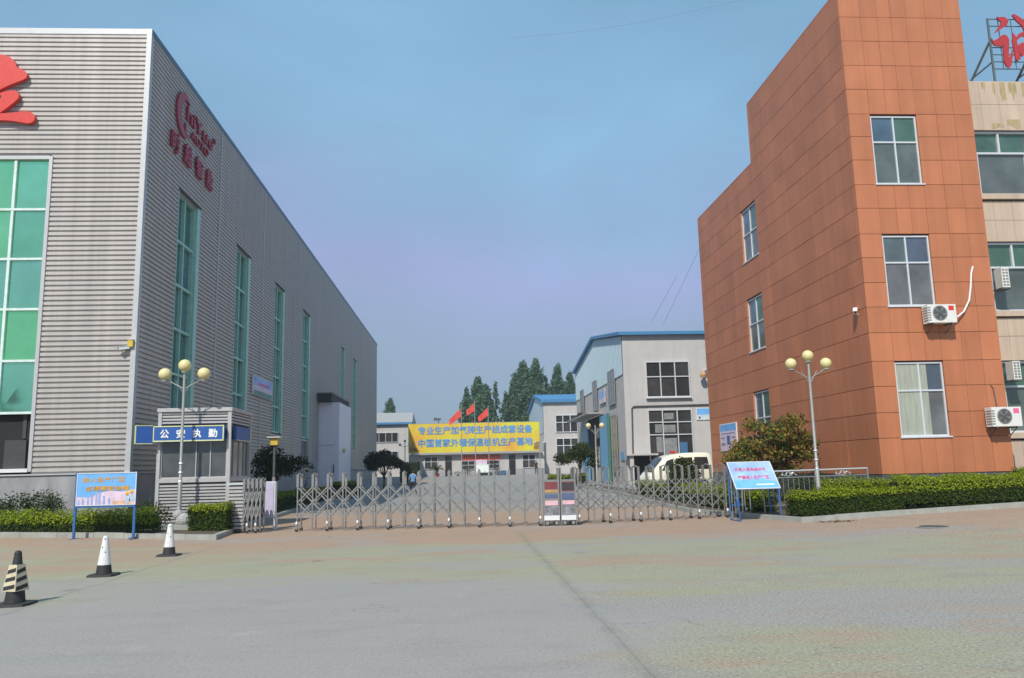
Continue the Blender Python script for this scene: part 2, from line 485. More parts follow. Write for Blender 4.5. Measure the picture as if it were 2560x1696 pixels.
def ground_mat():
    m = bpy.data.materials.new('concrete_apron'); m.use_nodes = True
    t = m.node_tree; b = t.nodes['Principled BSDF']; b.inputs['Roughness'].default_value = .92
    nn = t.nodes.new; lk = t.links.new
    c = nn('ShaderNodeTexCoord'); sp = nn('ShaderNodeSeparateXYZ'); lk(c.outputs['Object'], sp.inputs[0])
    def noise(scale, detail=5, rough=.6, st=(1, 1, 1), loc=(0, 0, 0)):
        q = nn('ShaderNodeMapping'); q.inputs['Scale'].default_value = st; q.inputs['Location'].default_value = loc
        lk(c.outputs['Object'], q.inputs['Vector'])
        k = nn('ShaderNodeTexNoise'); k.inputs['Scale'].default_value = scale; k.inputs['Detail'].default_value = detail
        k.inputs['Roughness'].default_value = rough; lk(q.outputs['Vector'], k.inputs['Vector']); return k.outputs['Fac']
    def math_(op, a, b_=None, c_=None, clamp=False):
        k = nn('ShaderNodeMath'); k.operation = op; k.use_clamp = clamp
        for i, v in enumerate((a, b_, c_)):
            if v is None: continue
            if isinstance(v, (int, float)): k.inputs[i].default_value = v
            else: lk(v, k.inputs[i])
        return k.outputs[0]
    def maprange(v, a, b_, c_=0., d=1.):
        k = nn('ShaderNodeMapRange'); k.interpolation_type = 'SMOOTHSTEP'; lk(v, k.inputs[0])
        for i, q in enumerate((a, b_, c_, d)): k.inputs[i+1].default_value = q
        return k.outputs[0]
    def mix(f, a, b_, blend='MIX'):
        k = nn('ShaderNodeMix'); k.data_type = 'RGBA'; k.blend_type = blend
        if isinstance(f, (int, float)): k.inputs[0].default_value = f
        else: lk(f, k.inputs[0])
        for i, v in ((6, a), (7, b_)):
            if isinstance(v, tuple): k.inputs[i].default_value = v+(1,)
            else: lk(v, k.inputs[i])
        return k.outputs[2]
    big = noise(.16, 4, .55, (.6, 1.4, 1))
    big2 = noise(.33, 4, .6, (.5, 1.8, 1), (11, 3, 0))
    yy = math_('ADD', sp.outputs['Y'], math_('MULTIPLY', math_('SUBTRACT', big, .5), 16.))
    grey, beige, pink = (.312, .286, .262), (.31, .297, .195), (.365, .24, .155)
    f1 = maprange(yy, 11.5, 15.)                         # grey -> beige with distance
    f2 = maprange(yy, 17.5, 20.5)                          # beige -> pinkish by the gate
    right = maprange(math_('ADD', sp.outputs['X'], math_('MULTIPLY', math_('SUBTRACT', big2, .5), 6.)), 1.2, 3.2)
    f1 = math_('MAXIMUM', f1, math_('MULTIPLY', right, maprange(big2, .33, .52, .2, 1.)))
    col = mix(f1, grey, beige)
    f3 = math_('MULTIPLY', f2, maprange(sp.outputs['Y'], 39., 33.))
    f3 = math_('MAXIMUM', f3, math_('MULTIPLY', maprange(noise(.55, 5, .65, (.35, 2.2, 1), (4, 2, 0)), .55, .66), math_('MULTIPLY', .75, f1)))
    col = mix(f3, col, pink)
    yard = maprange(sp.outputs['Y'], 32., 42.)
    col = mix(yard, col, (.245, .245, .242))
    # stains, wear
    st = noise(.9, 6, .65, (.7, 1.5, 1), (5, 5, 0))
    col = mix(maprange(st, .48, .75, 0., .34), col, (.17, .165, .155))
    col = mix(maprange(noise(1.7, 5, .6, (1, 1, 1), (2, 9, 0)), .58, .8, 0., .25), col, (.50, .48, .46))
    col = mix(maprange(noise(.28, 3, .5, (.5, 1.2, 1), (9, 4, 0)), .54, .60, 0., .6), col, (.295, .276, .260))
    col = mix(math_('MULTIPLY', maprange(noise(.36, 4, .55, (.55, 1.2, 1), (1, 14, 0)), .53, .62, 0., .8), f1), col, (.36, .245, .165))
    streak = noise(.8, 6, .7, (.22, 2.6, 1), (8, 1, 0))
    col = mix(maprange(streak, .52, .7, 0., .45), col, (.25, .255, .25))
    # exposed aggregate, coarser right of the joint
    sp1 = noise(26, 4, .75)
    amt = math_('ADD', .26, math_('MULTIPLY', right, .34))
    col = mix(math_('MULTIPLY', maprange(sp1, .50, .62), amt), col, (.085, .085, .08))
    col = mix(math_('MULTIPLY', maprange(noise(34, 4, .75, (1, 1, 1), (3, 3, 3)), .55, .66), amt), col, (.66, .64, .60))
    # the joint between two pours (x ~ 1.62) and cross joints
    jx = math_('ABSOLUTE', math_('SUBTRACT', sp.outputs['X'], math_('ADD', 1.60, math_('MULTIPLY', math_('SUBTRACT', noise(1.3, 4), .5), .08))))
    j = math_('MULTIPLY', maprange(jx, .16, .02), maprange(sp.outputs['Y'], 23.5, 22.))
    col = mix(math_('MULTIPLY', j, math_('ADD', .08, maprange(noise(2.5, 3), .4, .6, 0., .26))), col, (.15, .15, .13))
    jc = math_('MULTIPLY', maprange(jx, .016, .004), maprange(sp.outputs['Y'], 23.5, 22.))
    col = mix(math_('MULTIPLY', jc, .28), col, (.07, .07, .065))
    # darker pour on the left, its straight edge running along the cones
    lx = math_('ADD', sp.outputs['X'], math_('MULTIPLY', math_('SUBTRACT', noise(.8, 3, .5, (1, 1, 1), (7, 1, 0)), .5), .25))
    edge = math_('ABSOLUTE', math_('SUBTRACT', lx, -6.0))
    e1 = math_('MULTIPLY', maprange(edge, .055, .0, 0., .45), maprange(sp.outputs['Y'], 22., 20.))
    col = mix(e1, col, (.15, .15, .14))
    # oil drips
    vd = nn('ShaderNodeTexVoronoi'); vd.inputs['Scale'].default_value = .55; lk(c.outputs['Object'], vd.inputs['Vector'])
    col = mix(math_('MULTIPLY', maprange(math_('ADD', vd.outputs['Distance'], math_('MULTIPLY', noise(6, 4), .12)), .16, .08, 0., .5), maprange(noise(.4, 2, .5, (1, 1, 1), (6, 6, 0)), .5, .56)), col, (.09, .088, .08))
    # hairline cracks
    vo = nn('ShaderNodeTexVoronoi'); vo.feature = 'DISTANCE_TO_EDGE'; vo.inputs['Scale'].default_value = .21
    dm = nn('ShaderNodeMix'); dm.data_type = 'RGBA'; dm.inputs[0].default_value = .22
    lk(c.outputs['Object'], dm.inputs[6])
    nv = nn('ShaderNodeTexNoise'); nv.inputs['Scale'].default_value = .8; nv.inputs['Detail'].default_value = 6; lk(c.outputs['Object'], nv.inputs['Vector'])
    sc3 = nn('ShaderNodeVectorMath'); sc3.operation = 'SCALE'; sc3.inputs[3].default_value = 14; lk(nv.outputs['Color'], sc3.inputs[0])
    lk(sc3.outputs[0], dm.inputs[7]); lk(dm.outputs[2], vo.inputs['Vector'])
    cr = math_('MULTIPLY', maprange(vo.outputs['Distance'], .004, .0, 0., .5), maprange(noise(.5, 2, .5, (1, 1, 1), (1, 8, 0)), .50, .60))
    col = mix(cr, col, (.10, .10, .09))
    lk(col, b.inputs['Base Color'])
    bp = nn('ShaderNodeBump'); bp.inputs['Strength'].default_value = .35; bp.inputs['Distance'].default_value = .012
    lk(math_('ADD', sp1, noise(9, 4)), bp.inputs['Height']); lk(bp.outputs['Normal'], b.inputs['Normal'])
    return m
m_ground = ground_mat()

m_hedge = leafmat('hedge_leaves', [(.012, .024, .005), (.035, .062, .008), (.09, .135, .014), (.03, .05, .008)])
m_hedgetop = leafmat('hedge_sunlit_growth', [(.10, .15, .006), (.21, .28, .012), (.33, .40, .03), (.16, .22, .010)])  # tops: new growth, with the sunlit brightness also put into the colour
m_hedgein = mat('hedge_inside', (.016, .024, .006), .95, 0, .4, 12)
m_bush = leafmat('bush_leaves', [(.015, .024, .012), (.04, .06, .02), (.08, .11, .03), (.02, .03, .015)])
m_darkleaf = leafmat('dark_leaves', [(.010, .014, .012), (.02, .03, .016), (.05, .07, .02), (.015, .02, .015)])
m_redleaf = leafmat('maple_leaves', [(.26, .08, .03), (.22, .17, .03), (.32, .19, .05), (.13, .15, .03), (.07, .13, .03), (.19, .18, .04), (.10, .12, .03)])
m_poplar = leafmat('poplar_leaves', [(.055, .11, .06), (.09, .18, .10), (.13, .25, .14), (.10, .10, .06)])
m_conifer = leafmat('conifer_leaves', [(.008, .02, .014), (.015, .035, .022), (.02, .04, .02)])
m_midleaf = leafmat('pine_leaves', [(.02, .03, .012), (.05, .07, .02), (.085, .11, .03), (.03, .045, .02)])
m_palm = leafmat('palm_leaves', [(.03, .045, .01), (.06, .085, .02), (.09, .12, .03)])
m_greyleaf = leafmat('grey_leaves', [(.05, .055, .05), (.10, .105, .095), (.15, .15, .13)])

# ------------------------------------------------------------------ ground
def grid_sheet(xs, ys, zf, name, m):
    b = MB()
    b.v = [(x, y, zf(x, y)) for y in ys for x in xs]
    n = len(xs)
    b.f = [(j*n+i, j*n+i+1, (j+1)*n+i+1, (j+1)*n+i) for j in range(len(ys)-1) for i in range(n-1)]
    b.mi = [0]*len(b.f)
    return b.build(name, m)
xs = [-300, -120, -60]+list(np.arange(-40, 40.1, 1.0))+[60, 120, 300]
ys = [-60, -20]+list(np.arange(-4, 124.1, 2.0))+[150, 250, 400]
struct(grid_sheet(xs, ys, gz, 'ground', m_ground))

def kerb(pts, name='kerb', wd=.13, h=.15, dz=0):
    """a kerb of stones along a line of ground points"""
    b = MB()
    for (x0, y0), (x1, y1) in zip(pts[:-1], pts[1:]):
        d = Vector((x1-x0, y1-y0, 0)); Ln = d.length; d.normalize(); nrm = Vector((-d.y, d.x, 0))
        k = max(1, int(round(Ln/1.0)))
        for i in range(k):
            a, e = Ln*i/k+.004, Ln*(i+1)/k-.004
            p = [Vector((x0, y0, 0))+d*t for t in (a, e)]
            zz = [gz(q.x, q.y) for q in p]
            j = random.uniform(-.006, .006)
            vs = [p[q]+nrm*s+Z*zz[q]+Z*t for q in (0, 1) for s in (0, wd) for t in (-.1, h+j)]
            b.add(vs, [(0, 1, 3, 2), (4, 6, 7, 5), (0, 4, 5, 1), (2, 3, 7, 6), (0, 2, 6, 4), (1, 5, 7, 3)])
    return struct(b.build(name, m_kerb))
# planting beds (raised soil) and their kerbs
kerb([(-30, 23.6), (-10.2, 23.75), (-6.62, 22.95), (-7.15, 29.6), (-7.45, 38), (-7.55, 60), (-7.6, 98)], h=.14)
kerb([(8.35, 58), (8.1, 40), (8.25, 29.3), (9.05, 26.0), (9.75, 22.95), (13, 23.3), (30, 23.9)], h=.15)
def soil(poly, name, h=.11):
    b = MB()
    n = len(poly)
    b.add([(x, y, gz(x, y)+h) for x, y in poly], [tuple(range(n))])
    return struct(b.build(name, m_soil))
soil([(-30, 23.73), (-10.2, 23.88), (-6.75, 23.1), (-7.28, 29.6), (-7.58, 38), (-11.2, 38), (-11.2, 28.2), (-30, 28.2)], 'soil')
soil([(-7.58, 38), (-7.68, 60), (-10.9, 60), (-11.2, 38)], 'soil')
soil([(9.18, 26.0), (9.88, 23.1), (13, 23.43), (13.8, 26.1), (13.8, 44), (8.23, 40), (8.38, 29.3)], 'soil')
soil([(13, 23.43), (30, 24.03), (30, 27.1), (13.8, 26.1)], 'soil')
soil([(8.48, 58), (8.23, 40), (9.8, 42), (9.8, 58)], 'soil')

# ------------------------------------------------------------------ windows
def window(parent, O, U, Nn, wd, ht, vs, hs, glass, frame, fw_=.06, dep=.07, bar=.045, name='window', proud=.0, sill=None, part='pane'):
    """a framed window: O lower left corner, U along, Nn outward; vs/hs = bars at these distances"""
    b = MB()
    b.ob(O, U, Z, Nn, 0, fw_, 0, ht, proud-dep, proud)
    b.ob(O, U, Z, Nn, wd-fw_, wd, 0, ht, proud-dep, proud)
    b.ob(O, U, Z, Nn, fw_, wd-fw_, 0, fw_, proud-dep, proud)
    b.ob(O, U, Z, Nn, fw_, wd-fw_, ht-fw_, ht, proud-dep, proud)
    for v in vs:
        if isinstance(v, (int, float)): v = (v, fw_, ht-fw_)
        b.ob(O, U, Z, Nn, v[0]-bar/2, v[0]+bar/2, v[1], v[2], proud-dep+.01, proud-.006)
    for h in hs:
        if isinstance(h, (int, float)): h = (h, fw_, wd-fw_)
        b.ob(O, U, Z, Nn, h[1], h[2], h[0]-bar/2, h[0]+bar/2, proud-dep+.012, proud-.003)
    o = b.build(name, frame, parent)
    g = MB()
    ux = [fw_*.5]+sorted(v if isinstance(v, (int, float)) else v[0] for v in vs if isinstance(v, (int, float)) or v[2]-v[1] > ht*.55)+[wd-fw_*.5]
    zx = [fw_*.5]+sorted(h if isinstance(h, (int, float)) else h[0] for h in hs)+[ht-fw_*.5]
    for a0, a1 in zip(ux[:-1], ux[1:]):
        for c0, c1 in zip(zx[:-1], zx[1:]):
            # each sheet of glass sits slightly out of true
            k = [proud-dep+.012+random.uniform(-.004, .004) for _ in range(3)]; k.append(k[0]+k[2]-k[1])
            q_ = [Vector(O)+U*a_+Z*c_+Nn*k_ for (a_, c_), k_ in zip(((a0, c0), (a1, c0), (a1, c1), (a0, c1)), k)]
            g.add(q_, [(0, 1, 2, 3)])
    g.build(part, glass, o)
    if sill:
        s = MB().ob(O, U, Z, Nn, -.06, wd+.06, -sill, 0, proud-.05, proud+.10)
        s.build('sill', frame, o)
    return o

# ------------------------------------------------------------------ the corrugated hall (left)
YL = .00855
HX = Vector((math.cos(YL), -math.sin(YL), 0)); HY = Vector((math.sin(YL), math.cos(YL), 0))
HO = Vector((-11.0, 28.0, 0))
hall = thing('factory_hall', 'long grey ribbed metal factory hall with green glazing beside the guard booth', 'building', HO, -YL)
def HP(u, s, z): return HO+HX*u+HY*s+Z*z
PITCH = .1765
def corrugate(U0, D, Nn, a0, a1, z0, z1, holes):
    b = MB()
    prof = [(0.0, -.026), (.050, -.026), (.060, .034), (.168, .034), (PITCH, -.026)]
    k = 0; z = z0
    while z < z1-.01:
        zc = z+PITCH/2
        iv = [(a0, a1)]
        for (h0, h1, hz0, hz1) in holes:
            if hz0 < zc < hz1:
                nv = []
                for (p, q) in iv:
                    if h1 <= p or h0 >= q: nv.append((p, q)); continue
                    if h0 > p: nv.append((p, h0))
                    if h1 < q: nv.append((h1, q))
                iv = nv
        for (p, q) in iv:
            # sheets lap every ~8 m; slight unevenness so highlights break up
            vs = []
            for zz, nn_ in prof:
                vs += [U0+D*p+Nn*nn_+Z*min(z+zz, z1), U0+D*q+Nn*nn_+Z*min(z+zz, z1)]
            b.add(vs, [(2*i, 2*i+1, 2*i+3, 2*i+2) for i in range(4)])
        z += PITCH
    return b
ZP, ZT = 1.92, 17.62
FH = [(-12.0, -3.18, 2.0, 12.98)]
corrugate(HO, HX, -HY, -16.5, -.12, ZP, ZT, FH).build('front_wall', m_steel, hall)
wins = [(3.4, 5.98), (11.55, 14.1), (19.7, 22.2), (28.0, 30.6), (45.4, 47.3), (53.3, 55.6)]
SH = [(a, b_, 4.1, 12.95) for a, b_ in wins]+[(34.3, 40.5, ZP-.2, 7.0), (28.1, 30.5, 2.2, 4.1), (45.4, 47.3, 2.2, 4.1)]
corrugate(HO, HY, HX, .1, 75, ZP, ZT, SH).build('side_wall', m_steel, hall)
b = MB()                                                             # solid body behind the sheets
b.ob(HO, HX, HY, Z, -60, -.30, .30, 74.9, 0, 17.5)
b.build('body', m_core, hall)
b = MB()
b.ob(HO, HX, HY, Z, -16.5, -.13, -.06, .10, ZT+.002, ZT+.22)         # eave trim front
b.build('eave_trim', m_trim, hall)
b = MB()
b.ob(HO, HX, HY, Z, -.04, .05, .02, 75.05, ZT, ZT+.23)
b.ob(HO, HX, HY, Z, -60, -.05, .12, 75.0, ZT+.01, ZT+.17)
b.build('roof_edge', mat('roof_edge_blue', (.10, .16, .22), .5, .2), hall)
b = MB()
b.ob(HO, HX, HY, Z, -.13, .045, -.062, .02, ZP-.02, ZT+.225)
b.ob(HO, HX, HY, Z, .0, .047, .021, .16, ZP-.02, ZT+.0)
b.build('corner_trim', m_trim, hall)
b = MB()
b.ob(HO, HX, HY, Z, -16.5, .05, -.09, .28, -.2, ZP-.06)
b.ob(HO, HX, HY, Z, -.29, .055, .281, 34.1, -.2, ZP-.062)
b.ob(HO, HX, HY, Z, -.29, .055, 40.7, 75, -.2, ZP-.062)
b.build('plinth', m_plinth, hall)
b = MB()
b.ob(HO, HX, HY, Z, -16.5, .10, -.14, .28, ZP-.055, ZP-.005)
b.ob(HO, HX, HY, Z, .056, .10, .285, 34.1, ZP-.055, ZP-.005)
b.build('plinth_cap', m_trim, hall)
b = MB()
for s_ in (8.55, 16.75, 24.9, 32.6, 44.0, 52.2, 60.0, 67.5):
    b.ob(HO, HX, HY, Z, .034, .062, s_-.05, s_+.05, ZP, ZT-.01)
b.build('seam_strip', m_trim, hall)
# curtain wall on the front
cw = thing('x', '', '', (0, 0, 0)); bpy.data.objects.remove(cw)
def curtain():
    fr = MB()
    O = HP(0, 0, 0)
    u0, u1 = -10.9, -3.24
    zs = [3.95, 5.71, 7.49, 9.26, 11.04, 12.86]
    us = [u1-1.17*k for k in range(0, 8)]
    for u in us[1:]:
        fr.ob(O, HX, Z, -HY, u-.045, u+.045, 3.95, 12.86, -.10, .02)
    for z in zs[:-1]:
        fr.ob(O, HX, Z, -HY, u0, u1, z-.04, z+.04, -.098, .024)
    o = fr.build('glazing_frame', m_paleframe, hall)
    gl = MB()
    for i in range(len(us)-1):
        for j in range(len(zs)-1):
            # every sheet sits a hair out of true, so each one reflects a slightly different piece of sky
            a, c_ = us[i+1], us[i]; z0, z1 = zs[j], zs[j+1]
            t = [random.uniform(-.012, .012) for _ in range(4)]
            q = [HP(a, .06+t[0], z0), HP(c_, .06+t[1], z0), HP(c_, .06+t[2], z1), HP(a, .06+t[3], z1)]
            gl.add(q, [(0, 1, 2, 3)])
    gl.build('pane', m_greenglass, o)
    s = MB()
    s.ob(O, HX, Z, -HY, u1-.02, u1+.10, 2.0, 12.98, -.12, .07)
    s.ob(O, HX, Z, -HY, u0, u1-.02, 12.86, 12.99, -.12, .07)
    s.build('window_surround', m_trim, hall)
    d = MB().ob(O, HX, Z, -HY, u0, u1-.03, 2.10, 3.90, -.26, -.2)
    d.build('shop_window', m_dark, hall)
    d = MB().ob(O, HX, Z, -HY, u0, u1-.02, 1.98, 2.10, -.2, .09)
    d.build('window_ledge', m_white, hall)
    d = MB()
    d.ob(O, HX, Z, -HY, -4.15, -3.45, 2.1, 3.05, -.2, -.12)
    d.ob(O, HX, Z, -HY, -5.6, -4.4, 2.1, 2.6, -.2, -.1)
    d.build('stored_cabinet', m_gapgrey, hall)
    d = MB().ob(O, HX, Z, -HY, -3.62, -3.5, 3.1, 3.9, -.2, -.16)
    d.build('door_post', m_gapgrey, hall)
curtain()
# tall side windows
for (a, e) in wins:
    small = a > 44
    O = HP(.0, a, 4.12)
    g = e-a
    zs = [1.55, 3.32, 5.08, 6.85]
    window(hall, O, HY, HX, g*.84, 8.78, [g*.84*.47], zs, m_sideglass, m_greenframe, .10, .16, .10, 'tall_window', -.06)
    j = MB()
    j.ob(O, HY, Z, HX, g*.84, g, 0, 8.80, -.22, .045)
    j.ob(O, HY, Z, HX, -.05, .0, 0, 8.80, -.22, .045)
    j.build('window_jamb', m_greenframe, hall)
    h_ = MB().ob(O, HY, Z, HX, -.05, g, 8.80, 8.92, -.2, .05)
    h_.build('window_head', m_trimshade, hall)
for (a, e) in ((28.1, 30.5), (45.4, 47.3)):
    window(hall, HP(0, a, 2.25), HY, HX, e-a, 1.8, [], [], m_darkglass, m_trim, .12, .1, .05, 'low_window')
# goods entrance: a pale box-like porch with tall doors under a flat canopy whose shaded underside is a dark block
b = MB(); b.ob(HO, HX, HY, Z, .0, 1.62, 34.4, 40.6, .2, 7.02); pr = b.build('porch', m_lilac, hall)
b = MB(); b.ob(HO, HX, HY, Z, .10, 1.50, 34.38, 34.399, .3, 6.85); b.build('door_leaf', m_lilac, pr)
b = MB(); b.ob(HO, HX, HY, Z, 1.20, 1.26, 34.30, 34.379, 1.7, 2.3); b.build('handle', m_trimshade, pr)
b = MB(); b.ob(HO, HX, HY, Z, .12, 1.30, 34.355, 34.379, 3.74, 3.80); b.build('door_rail', m_trim, pr)
b = MB(); b.ob(HO, HX, HY, Z, .04, 1.1, 33.8, 43.0, 7.06, 7.66); b.build('hood_shade', m_trimshade, hall)  # near-black block standing in for the shade below the canopy
b = MB(); b.ob(HO, HX, HY, Z, .04, 1.2, 33.7, 43.1, 7.665, 7.74); b.build('hood_cap', m_greyroof, hall)

# signs fixed to the hall
def sgn_li():
    A = [(-150, 300), (-60, 285), (0, 278), (40, 272), (85, 285), (115, 312), (121, 340), (150, 350), (174, 368), (178, 388), (165, 402), (120, 420), (70, 443), (20, 474), (-30, 500), (-100, 480), (-140, 420)]
    B_ = [(-60, 600), (-20, 560), (20, 533), (45, 514), (66, 488), (42, 474), (100, 458), (132, 461), (147, 482), (140, 505), (110, 532), (72, 563), (40, 590), (0, 608)]
    C_ = [(-250, 590), (-250, 560), (-100, 575), (0, 582), (60, 577), (120, 573), (180, 563), (215, 570), (232, 595), (225, 618), (200, 628), (150, 618), (90, 610), (30, 613), (-120, 612)]
    b = MB()
    for k, pts in enumerate((A, B_, C_)):
        # outlines in metres along the facade and up, rounded off at the corners
        for _ in range(2):
            n2 = []
            for (x0, y0), (x1, y1) in zip(pts, pts[1:]+pts[:1]): n2 += [(x0*.75+x1*.25, y0*.75+y1*.25), (x0*.25+x1*.75, y0*.25+y1*.75)]
            pts = n2
        b.prism([(-5.40+(px/2.4125)*.0171, 16.97-((py-240)/2.4125)*.0178) for px, py in pts], HP(0, 0, 0), HX, Z, -HY, .06, .22+.003*k)
    tag(b.build('facade_character', m_redsign), 'huge red brush-written character on the sunny grey front, cut by the picture edge', 'sign')
sgn_li()
lg = thing('wall_sign', 'crimson raised lettering and crescent emblem high on the shaded grey side wall', 'sign', HP(.04, 2, 14))
cres = []
for k in range(15):
    t = R(62+k*(236/14)); cres.append((3.40+math.cos(t)*.86, 16.08+math.sin(t)*.92))
for k in range(15):
    t = R(296-k*(232/14)); cres.append((3.66+math.cos(t)*.62, 16.10+math.sin(t)*.70))
MB().prism(cres, HP(0, 0, 0), HY, Z, HX, .05, .13).build('emblem', m_darkred, lg)
MB().prism([(3.46, 15.70), (3.60, 15.86), (3.74, 15.55), (3.6, 15.30)], HP(0, 0, 0), HY, Z, HX, .05, .13).build('emblem_dot', m_darkred, lg)
MB().text('hiYue', HP(.05, 5.35, 16.33), HY, Z, HX, 3.3, .62, .09, .0).build('wordmark', m_darkred, lg)
MB().text('AUTO', HP(.05, 5.35, 15.66), HY, Z, HX, 2.2, .34, .09, .01).build('wordmark', m_darkred, lg)
MB().text('®', HP(.05, 7.25, 16.6), HY, Z, HX, .26, .26, .08, .0).build('registered_mark', m_darkred, lg)
for i, ch in enumerate('时越智能'):
    MB().text(ch, HP(.05, 2.55+i*1.40, 14.6), HY, Z, HX, .84, .84, .10, .016).build('lettering', m_darkred, lg)

def poster(name, label, O, U, V, Wn, wd, ht, bands, frame=None, th=.04):
    """flat printed panel: a backing and coloured bands (u0,u1,v0,v1,material)"""
    t = thing(name, label, 'poster', Vector(O))
    MB().ob(O, U, V, Wn, 0, wd, 0, ht, .0, th).build('panel', frame or m_white, t)
    b_ = {}
    for u0, u1, v0, v1, mm in bands:
        b_.setdefault(mm.name, (MB(), mm))[0].ob(O, U, V, Wn, u0*wd, u1*wd, v0*ht, v1*ht, th, th+.004+.001*len(b_))
    for k, (bb, mm) in b_.items():
        bb.build('print', mm, t)
    return t
poster('wall_poster', 'blue landscape poster on the grey hall side between the second and third tall windows', HP(.05, 14.95, 5.88), HY, Z, HX, 4.2, 1.02,
       [(.02, .98, .52, .98, m_skyblue2), (.02, .98, .28, .52, m_palepink), (.02, .98, .02, .28, mat('poster_green', (.12, .28, .24), .5, 0, .3, 2)), (.25, .8, .58, .72, m_pink)], th=.08)

def sec_camera(loc, d, label, base_n):
    t = thing('security_camera', label, 'camera', loc)
    loc = Vector(loc); d = Vector(d).normalized(); n_ = Vector(base_n)
    MB().tube([loc-n_*.0, loc+n_*.10, loc+n_*.10+Z*.10], .018).build('bracket', m_alu, t)
    h = loc+n_*.10+Z*.13
    s_ = d.cross(Z).normalized(); u_ = s_.cross(d)
    MB().ob(h, d, s_, u_, -.16, .18, -.055, .055, -.05, .05).build('housing', m_white, t)
    MB().ob(h, d, s_, u_, -.17, .24, -.07, .07, .052, .066).build('sun_shield', m_white, t)
    MB().tube([h+d*.18, h+d*.195], .035).build('lens', m_dark, t)
    return t
sec_camera(HP(-.30, -.07, 5.95), (-.9, -.5, -.2), 'white security camera at the sunny corner of the grey hall', -HY)
t = thing('alarm_box', 'small amber box on the grey hall corner above the camera', 'alarm', HP(-.12, -.065, 6.15))
MB().ob(HP(-.12, -.065, 6.12), HX, Z, -HY, -.08, .09, 0, .24, 0, .10).build('case', m_amber, t)
MB().ob(HP(-.12, -.065, 6.12), HX, Z, -HY, -.09, .10, .242, .26, 0, .12).build('lid', m_alu, t)

# ------------------------------------------------------------------ orange tiled tower and cream wing (right)
ZR = [1.25, 2.43, 3.27, 4.15, 5.0, 5.97, 6.86, 7.71, 8.59, 9.43, 10.35, 11.21, 12.11, 12.98, 13.82, 14.75, 15.66, 16.6, 17.53, 18.52]
XF, YF = 13.87, 26.0
tower = thing('tiled_tower', 'orange tiled stair tower with stepped roof and four-pane windows', 'building', (XF, YF, 0))
def tiles(O, U, Nn, rects, gh=.016, gv=.010, th=.12):
    b = MB()
    for (a0, a1, z0, z1) in rects:
        dn = random.uniform(-.004, .004)
        b.ob(O, U, Z, Nn, a0+gv/2, a1-gv/2, z0+gh/2, z1-gh/2, -th, dn)
    return b
fx = [0, .79, 1.40, 1.92, 2.49, 3.23, 3.89, 4.57]
rc = []
for i in range(len(ZR)-1):
    win = i in (1, 2, 3, 6, 7, 8, 11, 12, 13)
    for j in range(7):
        if win and j in (1, 2, 3): continue
        rc.append((fx[j], fx[j+1], ZR[i], ZR[i+1]))
OF = Vector((XF, YF, 0))
tiles(OF, X, -Y, rc).build('front_wall', m_tile, tower)
YW0, YW1, YS, YE = 9.15, 11.1, 9.3, 17.9
ly = [0, .95, 2.2, 3.4, 4.55, 5.7, 6.85, 8.0, YW0, YW1, 12.5, 13.6, 14.8, 16.0, 17.0, YE]
rc = []
for i in range(len(ZR)-1):
    win = i in (1, 2, 3, 6, 7, 8, 11, 12, 13)
    for j in range(len(ly)-1):
        if win and ly[j] == YW0: continue
        z1 = ZR[i+1]
        if ly[j] >= YW0-.01:
            if ZR[i] > 15.5: continue
            z1 = min(z1, 15.58)
        rc.append((ly[j] if j else .125, ly[j+1], ZR[i], z1))
tiles(OF, Y, -X, rc, .018, .004).build('side_wall', m_tile, tower)
b = MB()
b.box(XF+.12, XF+4.5, YF+.12, YF+YS, 0, 18.45)
b.box(XF+.12, XF+4.5, YF+YS, YF+YE, 0, 15.5)
b.build('body', m_grout, tower)
b = MB()
b.box(XF, XF+4.57, YF, YF+YS-.16, 18.52, 18.60)
b.box(XF, XF+4.57, YF+YS-.15, YF+YE, 15.585, 15.66)
b.box(XF, XF+4.57, YF+YS-.15, YF+YS, 15.665, 18.60)
b.box(XF, XF+4.57, YF+YE-.03, YF+YE+.02, 0, 15.58)
b.box(XF+4.451, XF+4.57, YF+.121, YF+YS-.16, 1.25, 18.515)
b.build('parapet', m_tile, tower)
b = MB()
b.box(XF-.03, XF+4.6, YF-.03, YF+.3, -.2, 1.235)
b.box(XF-.03, XF+.3, YF+.301, YF+YE, -.2, 1.235)
b.build('plinth', m_granite, tower)
def tower_window(O, U, Nn, wd, ht, top, glass):
    return window(tower, O, U, Nn, wd, ht, [wd*.5], [(ht*top, .05, wd-.05)], glass, m_alu, .055, .06, .055, 'window', -.06, .045)
for k, (z0, ht) in enumerate(((2.46, 2.5), (6.89, 2.49), (11.24, 2.53))):
    o = tower_window(Vector((XF+.80, YF, z0)), X, -Y, 1.68, ht, .615, [m_glass, m_glass, m_glassgreen][k])
    if k == 0:
        cu = MB()
        cu.ob(Vector((XF+.80, YF, z0)), X, Z, -Y, .05, 1.12, .05, ht-.05, -.10, -.094)
        cu.build('curtain', mat('pale_curtain', (.34, .36, .30), .9, 0, .2, 4, stretch=(6, 1, .3)), o)
    tower_window(Vector((XF, YF+YW1, z0)), -Y, -X, YW1-YW0, ht, .52, m_glassgreen)
